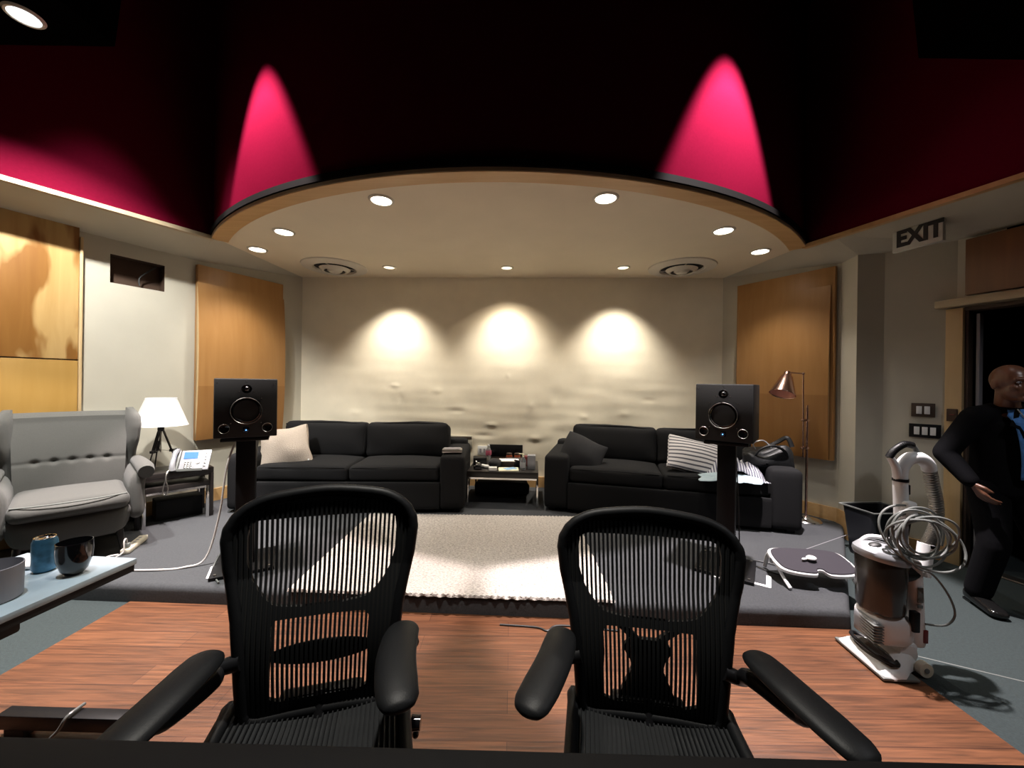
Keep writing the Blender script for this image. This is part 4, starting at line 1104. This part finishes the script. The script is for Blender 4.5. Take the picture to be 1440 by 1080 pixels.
for k in range(1, len(gpts) - 1, 1): 
    d_ = (gpts[k + 1] - gpts[k]).normalized(); cone(b, gpts[k] - d_ * .0025, gpts[k] + d_ * .0025, .0172, .0172, 16)
obj('grip_ribs', b, 'blk', gp)
# hose: ribbed
hp = smooth_path([(.19, .01, .99), (.215, .015, .90), (.24, .02, .80), (.245, .025, .70), (.225, .03, .63), (.205, .03, .59)], 16)
b = nb(); n = len(hp); tube(b, hp, .028, 16, radii=None)
bmesh.ops.delete(b, geom=b.verts[:], context='VERTS')
fine = smooth_path(hp, 2); rr = [(.030 if i % 4 < 2 else .0255) for i in range(len(fine))]
b2 = nb(); P = fine; prev = None; rings_ = []
for i in range(len(P)):
    t_ = (P[min(i + 1, len(P) - 1)] - P[max(i - 1, 0)]).normalized()
    nr = t_.orthogonal() if prev is None else (prev - t_ * prev.dot(t_)); nr.normalize(); prev = nr; bn_ = t_.cross(nr)
    rings_.append([b2.verts.new(P[i] + (nr * math.cos(2 * PI * j / 16) + bn_ * math.sin(2 * PI * j / 16)) * rr[i]) for j in range(16)])
for A, B in zip(rings_, rings_[1:]):
    for j in range(16): b2.faces.new((A[j], A[(j + 1) % 16], B[(j + 1) % 16], B[j]))
b.free(); obj('hose', b2, 'steel', vc, angle=60)
vc_h = M['steel']
# coiled cord
b = nb(); pts = []
rnd = random.Random(4)
loops = 9
for k in range(loops * 14):
    a_ = 2 * PI * k / 14; L_ = k / 14
    rx_ = .145 + .026 * math.sin(L_ * 2.1) ; rz_ = .108 + .020 * math.cos(L_ * 1.7)
    cx = .055 + .022 * math.sin(L_ * 3.3); cz = .672 + .018 * math.sin(L_ * 2.6)
    tilt = .35
    x_ = math.cos(a_) * rx_; z_ = math.sin(a_) * rz_
    pts.append((cx + x_ * math.cos(tilt) + z_ * math.sin(tilt), -.085 + .03 * math.sin(L_ * 4.4) + .03 * math.cos(a_ + L_), cz - x_ * math.sin(tilt) + z_ * math.cos(tilt)))
tube(b, pts, .0055, 8, smooth=4); cc = obj('power_cord', b, 'cord_grey', vc)
b = nb(); tube(b, [(-.01, -.08, .60), (.02, -.10, .53), (.10, -.10, .50), (.19, -.09, .40), (.235, -.08, .30), (.20, -.07, .24), (.11, -.06, .235)], .005, 8, smooth=6); obj('trailing_cord', b, 'cord_grey', cc)

# ------------------------------------------------------------------ mesh office chairs
def interp(tab, t):
    for (a_, va), (b_, vb) in zip(tab, tab[1:]):
        if a_ <= t <= b_:
            f = (t - a_) / (b_ - a_); return va + (vb - va) * f
    return tab[-1][1] if t > tab[-1][0] else tab[0][1]
OUT = [(0, .200), (.03, .210), (.28, .222), (.45, .236), (.55, .250), (.68, .270), (.80, .280), (.85, .276), (.90, .258), (.94, .230), (.97, .186), (.99, .12), (1.0, .04)]
WU = [(.470, .06), (.485, .135), (.52, .163), (.56, .185), (.62, .208), (.70, .222), (.80, .226), (.865, .220), (.880, .195)]
WLW = [(.055, .10), (.075, .143), (.2, .142), (.30, .139), (.40, .143), (.425, .132)]
def make_chair(label, loc, rz, dz, pads, sc_, HB, posture):
    t = thing('office_chair', label, 'chair', loc, rz, 'black mesh office chairs at the console')
    Z0 = .49 + dz
    def S(x, tt, off=0):
        x *= sc_
        y = .165 + .075 * tt - .30 * x * x - .018 * math.sin(PI * min(1, tt * 1.6)) + off
        return Vector((x, y, Z0 + HB * tt))
    # rows of the solid parts of the back
    b = nb()
    def band(t0, t1, n, inner):
        for sg in ((-1, 1) if inner else (0,)):
            rows = []
            for i in range(n + 1):
                tt = t0 + (t1 - t0) * i / n
                o_ = interp(OUT, tt) - .006
                if inner: a_, c_ = interp(inner, tt) * sg, o_ * sg; k = 4
                else: a_, c_ = -o_, o_; k = 24
                rows.append([(S(a_ + (c_ - a_) * j / k, tt), S(a_ + (c_ - a_) * j / k, tt, .012)) for j in range(k + 1)])
            F = [[b.verts.new(p[0]) for p in r] for r in rows]; Bk = [[b.verts.new(p[1]) for p in r] for r in rows]
            m_ = len(F[0]) - 1
            for i in range(n):
                for j in range(m_):
                    b.faces.new((F[i][j], F[i][j + 1], F[i + 1][j + 1], F[i + 1][j])); b.faces.new((Bk[i][j], Bk[i + 1][j], Bk[i + 1][j + 1], Bk[i][j + 1]))
                b.faces.new((F[i][0], F[i + 1][0], Bk[i + 1][0], Bk[i][0])); b.faces.new((F[i][m_], Bk[i][m_], Bk[i + 1][m_], F[i + 1][m_]))
    band(.0, .055, 3, None); band(.055, .425, 30, WLW); band(.425, .470, 4, None); band(.470, .880, 40, WU); band(.880, .995, 16, None)
    obj('back_panel', b, 'blk_matte', t)
    b = nb(); path = []
    N_ = 60
    for i in range(N_ + 1): tt = (i / N_); path.append(S(interp(OUT, tt), tt, .006))
    path2 = [S(-interp(OUT, 1 - i / N_), 1 - i / N_, .006) for i in range(N_ + 1)]
    allp = path + path2 + [S(x, -.015, .006) for x in (-.17, -.1, 0, .1, .17)]
    tube(b, smooth_path(allp, 2, True), .0165, 12, closed=True); fr_ = obj('back_frame', b, 'blk_soft', t)
    b = nb(); pit = .0142
    for k in range(-20, 21):
        x0 = k * pit
        segs = []
        for tt in [i / 40 for i in range(1, 39)]:
            xx = x0 * (.90 + .13 * tt)
            if abs(xx) < interp(OUT, tt) - .012: segs.append((xx, tt))
        if len(segs) < 2: continue
        w = .0037
        R4 = []
        for xx, tt in segs:
            R4.append([b.verts.new(S(xx - w, tt, -.003)), b.verts.new(S(xx + w, tt, -.003)), b.verts.new(S(xx + w, tt, .001)), b.verts.new(S(xx - w, tt, .001))])
        for A, B in zip(R4, R4[1:]):
            for j in range(4): b.faces.new((A[j], A[(j + 1) % 4], B[(j + 1) % 4], B[j]))
        b.faces.new(R4[0]); b.faces.new(R4[-1][::-1])
    obj('mesh_back', b, 'mesh', t, smooth=False)
    if posture:
        b = nb()
        PO = [(-.095, .03), (-.07, .12), (-.048, .20), (-.055, .24), (-.078, .30), (-.055, .345), (-.115, .425), (-.09, .44), (-.025, .345), (.028, .345), (.105, .44), (.128, .425), (.058, .345), (.078, .30), (.055, .24), (.048, .20), (.07, .12), (.095, .03)]
        F = [b.verts.new(S(x, tt, .03)) for x, tt in PO]; Bk = [b.verts.new(S(x, tt, .045)) for x, tt in PO]
        b.faces.new(F); b.faces.new(Bk[::-1])
        for j in range(len(F)): b.faces.new((F[j], F[(j + 1) % len(F)], Bk[(j + 1) % len(F)], Bk[j]))
        obj('lumbar_support', b, 'blk', t, smooth=False)
    else:
        b = nb(); c_ = S(0, .235, .03); ellipsoid(b, c_, (.142, .012, .033), 32, 12); obj('lumbar_pad', b, 'blk', t)
    b = nb(); box(b, S(0, .0, .03), (.22, .05, .06), bev=.012); obj('back_yoke', b, 'blk', t)
    # seat
    zs = .475 + dz
    def seat_f(u, v):
        x = (u - .5) * 2; y = v
        hw = .245 - .02 * v - .05 * max(0, .12 - v) / .12
        yy = -.25 + .44 * v
        z = zs + .035 * x * x + .012 * math.sin(PI * v) * -1 - .09 * max(0, (.22 - v) / .22) ** 2
        yy += .03 * x * x * (1 if v < .3 else 0) * (1 - v / .3)
        return Vector((x * hw, yy, z))
    b = nb(); grid(b, seat_f, 30, 30); o = obj('seat_mesh', b, 'mesh', t); sm = o.modifiers.new('Solid', 'SOLIDIFY'); sm.thickness = .012
    b = nb(); rim = [seat_f(0, i / 12) for i in range(13)] + [seat_f(i / 12, 1) for i in range(1, 12)] + [seat_f(1, 1 - i / 12) for i in range(13)] + [seat_f(1 - i / 12, 0) for i in range(1, 12)]
    tube(b, smooth_path(rim, 3, True), .017, 12, closed=True); obj('seat_frame', b, 'blk_soft', t)
    b = nb()
    for k in range(-17, 18):
        x = k / 18; ps_ = [seat_f(.5 + x / 2, i / 16) + Vector((0, 0, .004)) for i in range(1, 16)]; tube(b, ps_, .0028, 4)
    obj('seat_strands', b, 'blk_soft', t, smooth=False)
    # arms
    for i, (xr, yr, xf, yf, zr, zf) in enumerate(pads):
        sg = -1 if xr < 0 else 1
        xm, ym, zm = (xr + xf) / 2, (yr + yf) / 2, (zr + zf) / 2
        L = lambda f: (xr + (xf - xr) * f, yr + (yf - yr) * f, zr + (zf - zr) * f + .012 * math.sin(PI * f))
        c2 = [Vector(L(f)) for f in (0, .03, .1, .25, .5, .75, .9, .97, 1)]
        for j, f in enumerate((0, .03, .1, .25, .5, .75, .9, .97, 1)): c2[j].x += sg * -.018 * math.sin(PI * f)
        b = nb(); tube(b, smooth_path(c2, 4), .02, 20, radii=[.004, .0135, .018, .020, .0205, .0205, .019, .014, .004], sx=2.35, up=(0, 0, 1))
        obj('arm_pad', b, 'blk_soft', t)
        b = nb(); bx = S(sg * .215, .28)
        tube(b, [bx, (sg * .25, .15, bx.z - .01), (xr * .98, yr - .01, zr - .065), (xm, ym + .02, zm - .05), (xm, ym, zm - .015)], .02, 12, smooth=6, radii=[.022, .019, .022, .022, .026]); obj('arm_bracket', b, 'blk', t)
    # knob and lever
    b = nb(); cone(b, (.25, .10, zs - .03), (.275, .095, zs - .03), .02, .018, 16); ellipsoid(b, (.262, .11, zs - .07), (.010, .014, .012)); obj('adjust_knob', b, 'blk_gloss', t)
    # underframe
    b = nb(); box(b, (0, .0, zs - .07), (.20, .30, .06), bev=.015); cone(b, (0, .15, zs - .06), S(0, .05, .03), .03, .02, 14); obj('tilt_mechanism', b, 'blk', t)
    b = nb(); cone(b, (0, 0, .10), (0, 0, zs - .08), .028, .022, 18); obj('gas_column', b, 'steel', t)
    for k in range(5):
        a_ = k * 2 * PI / 5 + .3
        p_ = Vector((math.cos(a_), math.sin(a_), 0))
        b = nb(); tube(b, [p_ * .03 + Vector((0, 0, .13)), p_ * .18 + Vector((0, 0, .115)), p_ * .31 + Vector((0, 0, .085))], .02, 10, radii=[.03, .022, .017]); lg = obj('base_leg', b, 'blk', t)
        b = nb(); q_ = Vector((-p_.y, p_.x, 0)); c_ = p_ * .31 + Vector((0, 0, .030 + .007))
        cone(b, c_ - q_ * .026, c_ - q_ * .006, .030, .030, 18); cone(b, c_ + q_ * .006, c_ + q_ * .026, .030, .030, 18); cone(b, c_, c_ + Vector((0, 0, .05)), .008, .008, 8); obj('caster', b, 'blk', lg)
    return t
make_chair('black mesh office chair on the left, with an oval lumbar pad', (-.484, .918, 0), D2R(15), 0,
           [(-.237, .11, -.315, -.17, .715, .700), (.232, .12, .222, -.17, .715, .705)], .885, .583, False)
make_chair('black mesh office chair on the right, lower, with an X-shaped back support', (.402, 1.0, 0), D2R(-9), -.085,
           [(-.262, .13, -.338, -.185, .655, .65), (.262, .115, .372, -.175, .66, .645)], .955, .588, True)

# ------------------------------------------------------------------ console edge in the foreground, low bench, side desk
mc = thing('mixing_console', 'black top edge of the mixing console along the bottom of the picture', 'console', (0, .26, -.013), D2R(-.8))
b = nb(); 
prof_ = [(.0, 0), (.0, .70), (-.26, .74), (-.30, .76), (.06, .885), (.14, .94), (.215, .94), (.22, .925), (.22, .10), (.16, .0)]
n_ = len(prof_)
A = [b.verts.new((-1.75, y, z)) for y, z in prof_]; B = [b.verts.new((1.75, y, z)) for y, z in prof_]
b.faces.new(A); b.faces.new(B[::-1])
for j in range(n_): b.faces.new((A[j], A[(j + 1) % n_], B[(j + 1) % n_], B[j]))
obj('console_body', b, 'console', mc, smooth=False, bevel=.004)
b = nb(); box(b, (0, .185, .945), (3.5, .075, .022), bev=.006); obj('meter_ledge', b, 'console', mc)
b = nb()
for k in range(28): box(b, (-1.6 + k * .118, .02, .878), (.09, .003, .018), rx=.3)
obj('button_row', b, 'cord_grey', mc)
nb_ = thing('low_bench', 'low black bench on the wood floor at the left behind the left chair arm', 'bench', (-1.70, 1.50, .007), D2R(-1))
b = nb(); box(b, (0, 0, .060), (.54, .05, .055), bev=.004); obj('bench_top', b, 'blk', nb_)
for x in (-.20, .20):
    b = nb(); box(b, (x, 0, .016), (.08, .045, .032), bev=.003); obj('foot', b, 'blk_matte', nb_)
b = nb(); tube(b, [(-1.68, 1.53, .105), (-1.68, 1.47, .105), (-1.70, 1.45, .06), (-1.76, 1.42, .014), (-1.9, 1.3, .014)], .006, 8, smooth=6)
tag(obj('bench_cable', b, 'cord_grey'), 'grey cable hanging over the low black bench', 'cable')

sd = thing('side_desk', 'pale topped narrow desk with black edge at the far left foreground', 'desk', (-1.715, 1.15, 0), D2R(-4))
b = nb(); box(b, (0, 0, .688), (.47, .74, .022), bev=.002); obj('desktop', b, 'glass_top', sd)
b = nb(); box(b, (0.0, 0, .664), (.46, .73, .026)); obj('under_frame', b, 'blk_matte', sd)
b = nb(); box(b, (.11, -.0, .625), (.12, .16, .06), bev=.01); obj('bracket', b, 'blk_matte', sd)
b = nb(); box(b, (-.05, -.05, .31), (.09, .09, .62), bev=.006); obj('column', b, 'blk', sd)
b = nb(); box(b, (-.05, -.05, .012), (.40, .50, .022), bev=.006); obj('base', b, 'blk', sd)
ZD = .700
cn = thing('soda_can', 'blue aluminium drink can standing on the pale desk', 'can', (-1.685, 1.395, ZD), .4)
b = nb(); lathe(b, [(0, .004), (.022, .004), (.026, 0), (.033, .012), (.033, .104), (.0275, .119)], 36); obj('can_body', b, 'can', cn)
b = nb(); lathe(b, [(.0275, .1185), (.028, .122), (.026, .122), (.0245, .117), (0, .117)], 32); ltd = obj('can_top', b, 'chrome', cn)
b = nb(); lathe(b, [(.007, .119), (.009, .1205), (.011, .119)], 16, mt=Matrix.Translation((.006, 0, 0))); obj('ring_pull', b, 'chrome', ltd)
gb = thing('black_bowl', 'glossy black rounded cup beside the blue can on the pale desk', 'cup', (-1.555, 1.375, ZD), 0); gb.scale = (.78, .78, .98)
b = nb(); lathe(b, [(0, 0), (.028, 0), (.045, .018), (.059, .055), (.062, .085), (.060, .118), (.058, .1185), (.056, .085), (.040, .022), (0, .012)], 44); obj('cup_body', b, 'blk_gloss', gb)
gc = thing('grey_tub', 'matt grey round tub on the pale desk at the left picture edge', 'tub', (-1.625, 1.20, ZD), 0)
b = nb(); lathe(b, [(0, 0), (.066, 0), (.070, .004), (.072, .105), (.069, .106), (.066, .02), (0, .012)], 44); obj('tub_body', b, 'cupgrey', gc)
b = nb(); soft(b, (0, 0, .008), (.14, .10, .014), .006, n=8, wob=.01, seed=5); o = obj('napkin', b, 'paper'); o.location = (-1.80, 1.43, ZD); o.rotation_euler[2] = .3
tag(o, 'crumpled white napkin behind the blue can on the pale desk', 'napkin')

# ------------------------------------------------------------------ the person in the doorway
pe = thing('person', 'person in a black suit and blue shirt with a badge stepping through the doorway', 'person', (3.17, 2.45, 0), D2R(-12))
def merged(name, meshes, extra, m, parent, voxel=.008, smooth=4):
    bm_ = bmesh.new()
    for me in meshes: bm_.from_mesh(me); bpy.data.meshes.remove(me)
    for f in extra: f(bm_)
    me = bpy.data.meshes.new('mm'); bm_.to_mesh(me); bm_.free()
    o_ = bpy.data.objects.new('mm', me); COL.objects.link(o_)
    r_ = o_.modifiers.new('r', 'REMESH'); r_.mode = 'VOXEL'; r_.voxel_size = voxel; r_.use_smooth_shade = True
    s_ = o_.modifiers.new('s', 'SMOOTH'); s_.iterations = smooth; s_.factor = .5
    dg = bpy.context.evaluated_depsgraph_get(); dg.update()
    res = bpy.data.meshes.new_from_object(o_.evaluated_get(dg)); bpy.data.objects.remove(o_); bpy.data.meshes.remove(me)
    bi = bmesh.new(); bi.from_mesh(res); seen = set(); best = []
    for v0 in bi.verts:
        if v0.index in seen: continue
        st = [v0]; comp = []; seen.add(v0.index)
        while st:
            v_ = st.pop(); comp.append(v_)
            for e_ in v_.link_edges:
                w_ = e_.other_vert(v_)
                if w_.index not in seen: seen.add(w_.index); st.append(w_)
        best.append(comp)
    best.sort(key=len); keep = set(best[-1])
    bmesh.ops.delete(bi, geom=[v for v in bi.verts if v not in keep], context='VERTS'); bi.to_mesh(res); bi.free()
    res.name = name; res.materials.clear(); res.materials.append(M[m])
    for p in res.polygons: p.use_smooth = True; p.material_index = 0
    o2 = bpy.data.objects.new(name, res); COL.objects.link(o2); o2.parent = parent
    return o2
# joints, local: facing -y
pel = (0, .02, .82); wa = (0, .02, .95); ch_ = (0, .0, 1.14); up = (0, .01, 1.25); nk = (-.03, -.02, 1.31); hdv = (-.05, -.05, 1.37)
shR, elR, wrR = (-.175, .0, 1.235), (-.30, .05, .985), (-.245, -.07, .82)
shL, elL, wrL = (.17, .0, 1.245), (.25, .06, 1.00), (.22, -.05, .80)
hipR, knR, anR = (-.09, .02, .78), (-.11, -.05, .44), (-.115, .04, .09)
hipL, knL, anL = (.09, .02, .78), (.11, -.10, .44), (.115, -.12, .09)
def caps(bm_, p0, p1, r0, r1, n=7):
    p0 = Vector(p0); p1 = Vector(p1)
    for i in range(n + 1):
        f = i / n; r = r0 + (r1 - r0) * f; p = p0.lerp(p1, f)
        if isinstance(r0, float): r = (r, r, r)
        bmesh.ops.create_icosphere(bm_, subdivisions=2, radius=1, matrix=Matrix.Translation(p) @ Matrix.Diagonal((*r, 1)))
    if (p1 - p0).length > 1e-5 and isinstance(r0, float): cone(bm_, p0, p1, r0, r1, 18)
def chain(bm_, pts, n=7):
    for (p0, r0), (p1, r1) in zip(pts, pts[1:]): caps(bm_, p0, p1, r0, r1, n)
def hand(bm_, w, d, s):
    """palm, five separate fingers of unequal length, gently curled; d points along the palm"""
    w = Vector(w); d = Vector(d).normalized(); fw = Vector((0, -1, 0)); fw = (fw - d * fw.dot(d)).normalized(); ac_ = d.cross(fw).normalized() * s
    for o_ in (-.026, -.009, .009, .026): chain(bm_, [(w, .016), (w + d * .082 + fw * -o_, .0125)])
    for o_, ln in ((-.030, .066), (-.010, .076), (.011, .071), (.030, .055)):
        b0 = w + d * .080 - fw * o_; c1 = b0 + d * ln * .45 + ac_ * .006; c2 = c1 + d * ln * .32 + ac_ * .016; c3 = c2 + d * ln * .2 + ac_ * .018
        chain(bm_, [(b0, .0095), (c1, .0088), (c2, .0082), (c3, .0070)], 3)
    t0 = w + d * .022 + fw * .020; t1 = t0 + d * .030 + fw * .026 + ac_ * .01; t2 = t1 + d * .032 + fw * .004 + ac_ * .014
    chain(bm_, [(t0, .014), (t1, .011), (t2, .0085)], 4)
hc = Vector((-.055, -.075, 1.455))
def body_parts(bm_):
    ellipsoid(bm_, hc + Vector((0, .012, .02)), (.076, .095, .090), 28, 18)
    ellipsoid(bm_, hc + Vector((0, -.022, -.045)), (.056, .066, .072), 24, 14)
    ellipsoid(bm_, hc + Vector((0, -.090, -.025)), (.013, .020, .024), 14, 10)      # nose
    ellipsoid(bm_, hc + Vector((0, -.078, .018)), (.052, .018, .012), 16, 8)        # brow
    ellipsoid(bm_, hc + Vector((0, -.082, -.066)), (.024, .012, .010), 14, 8)       # lips
    ellipsoid(bm_, hc + Vector((0, -.066, -.100)), (.024, .022, .020), 14, 8)       # chin
    for s in (-1, 1):
        ellipsoid(bm_, hc + Vector((s * .078, .012, -.015)), (.011, .020, .032), 12, 10)
        ellipsoid(bm_, hc + Vector((s * .036, -.062, -.035)), (.022, .022, .020), 12, 8)
    chain(bm_, [(hc + Vector((0, .02, -.05)), .052), (nk, .055), (up, .07)])
    caps(bm_, pel, wa, Vector((.150, .105, .10)), Vector((.125, .095, .10)), 4); caps(bm_, wa, up, Vector((.125, .095, .10)), Vector((.14, .085, .06)), 5)
    for sh_, el_, wr_, s in ((shR, elR, wrR, -1), (shL, elL, wrL, 1)):
        chain(bm_, [(up, .06), (sh_, .056), (el_, .040), (wr_, .026)], 5)
        hand(bm_, wr_, Vector(wr_) - Vector(el_) + Vector((-s * .03, -.01, -.07)), s)
    for hp_, kn_, an_ in ((hipR, knR, anR), (hipL, knL, anL)):
        chain(bm_, [(hp_, .088), (kn_, .055), (an_, .036)], 6)
merged('body', [], [body_parts], 'skin', pe, .006, 5)
for s in (-1, 1):
    b = nb(); ellipsoid(b, hc + Vector((s * .030, -.078, -.002)), (.012, .008, .007), 14, 8); e_ = obj('eye', b, 'cupgrey', pe)
    b = nb(); ellipsoid(b, hc + Vector((s * .030, -.0845, -.002)), (.005, .003, .005), 10, 6); obj('pupil', b, 'blk_gloss', e_)
def jacket_parts(bm_):
    caps(bm_, (0, .03, .76), (0, .03, .95), Vector((.185, .135, .05)), Vector((.165, .125, .08)), 14)
    caps(bm_, (0, .03, .95), (0, .012, 1.19), Vector((.165, .125, .08)), Vector((.180, .110, .07)), 16)
    for sh_, el_, wr_, s in ((shR, elR, wrR, -1), (shL, elL, wrL, 1)):
        m_ = Vector(el_).lerp(Vector(wr_), .93)
        chain(bm_, [((s * .05, .02, 1.255), .068), (Vector(sh_) - Vector((0, 0, .005)), .072), (el_, .060), (m_, .046)], 6)
    tube(bm_, [(-.03 + .075 * math.cos(a_ * PI / 8), .0 + .065 * math.sin(a_ * PI / 8), 1.295 + .012 * math.sin(a_ * PI / 8)) for a_ in range(16)], .018, 8, closed=True)
merged('jacket', [], [jacket_parts], 'jacket', pe, .009, 6)
def trouser_parts(bm_):
    caps(bm_, (0, .02, .78), (0, .02, .86), Vector((.155, .118, .08)), Vector((.145, .11, .06)), 3)
    for hp_, kn_, an_ in ((hipR, knR, anR), (hipL, knL, anL)):
        chain(bm_, [(hp_, .096), (kn_, .074), (Vector(an_) + Vector((0, .0, .01)), .066)], 7)
merged('trousers', [], [trouser_parts], 'jacket', pe, .009, 6)
# shirt front, a shaped V panel swelling over the chest, and lapels
b = nb()
def shf(u, v):
    z = .86 + .43 * v; hw = .035 + .045 * v if v < .92 else .06
    x = -.025 + (u - .5) * 2 * hw + .015
    y = -.118 - .022 * math.sin(PI * min(1, v * 1.1)) + .06 * max(0, v - .82) / .18 * 1 + (u - .5) ** 2 * .05
    return Vector((x, y - .020, z))
grid(b, shf, 10, 24); so = obj('shirt', b, 'shirt', pe); so.modifiers.new('Solid', 'SOLIDIFY').thickness = .012
for s in (-1, 1):
    b = nb(); F = [(.015 + s * .03, -.150, .92), (.015 + s * .085, -.150, 1.17), (.015 + s * .12, -.135, 1.19), (.015 + s * .05, -.085, 1.30), (.015 + s * .035, -.085, 1.29), (.015 + s * .05, -.155, 1.12)]
    vs = [b.verts.new(p) for p in F]; b.faces.new(vs); o = obj('lapel', b, 'jacket', pe, smooth=False); o.modifiers.new('Solid', 'SOLIDIFY').thickness = .008
bd = nb(); box(bd, (.03, -.168, 1.0), (.075, .005, .085), bev=.002); bg = obj('badge', bd, 'paper', pe); bg['label'] = 'white name badge'
bd = nb(); box(bd, (.03, -.171, 1.02), (.055, .002, .020)); obj('badge_print', bd, 'red_small', bg)
b = nb(); tube(b, [(-.045, -.10, 1.29), (-.01, -.160, 1.16), (.028, -.165, 1.045), (.06, -.160, 1.16), (.06, -.10, 1.29)], .004, 6, smooth=5); obj('lanyard', b, 'cord_grey', pe)
for (an, rz_) in ((anR, -.15), (anL, .1)):
    b = nb(); soft(b, (0, -.055, .045), (.095, .27, .075), .036, n=12)
    for v in b.verts:
        k = max(0, (-v.co.y) / .19); v.co.z *= 1 - .35 * k; 
        if v.co.y > .0: v.co.z *= 1.15
    box(b, (0, .04, .008), (.07, .07, .016)); o = obj('shoe', b, 'shoe', pe); o.location = (an[0], an[1], .0); o.rotation_euler[2] = rz_

# ------------------------------------------------------------------ camera and render look
cam = bpy.data.cameras.new('camera'); co = bpy.data.objects.new('camera', cam); COL.objects.link(co)
co.location = (0, 0, 1.40); co.rotation_euler = (PI / 2, -.0145, 0)
cam.sensor_width = 36; cam.lens = 36 * 541 / 1440; cam.clip_start = .02; sc.camera = co
w = bpy.data.worlds.new('world'); sc.world = w; w.use_nodes = True
w.node_tree.nodes['Background'].inputs[0].default_value = (.9, .92, 1, 1); w.node_tree.nodes['Background'].inputs[1].default_value = .0
sc.view_settings.view_transform = 'Standard'; sc.view_settings.look = 'None'
sc.view_settings.gamma = 1; sc.view_settings.use_curve_mapping = False
sc.view_settings.exposure = 0.0
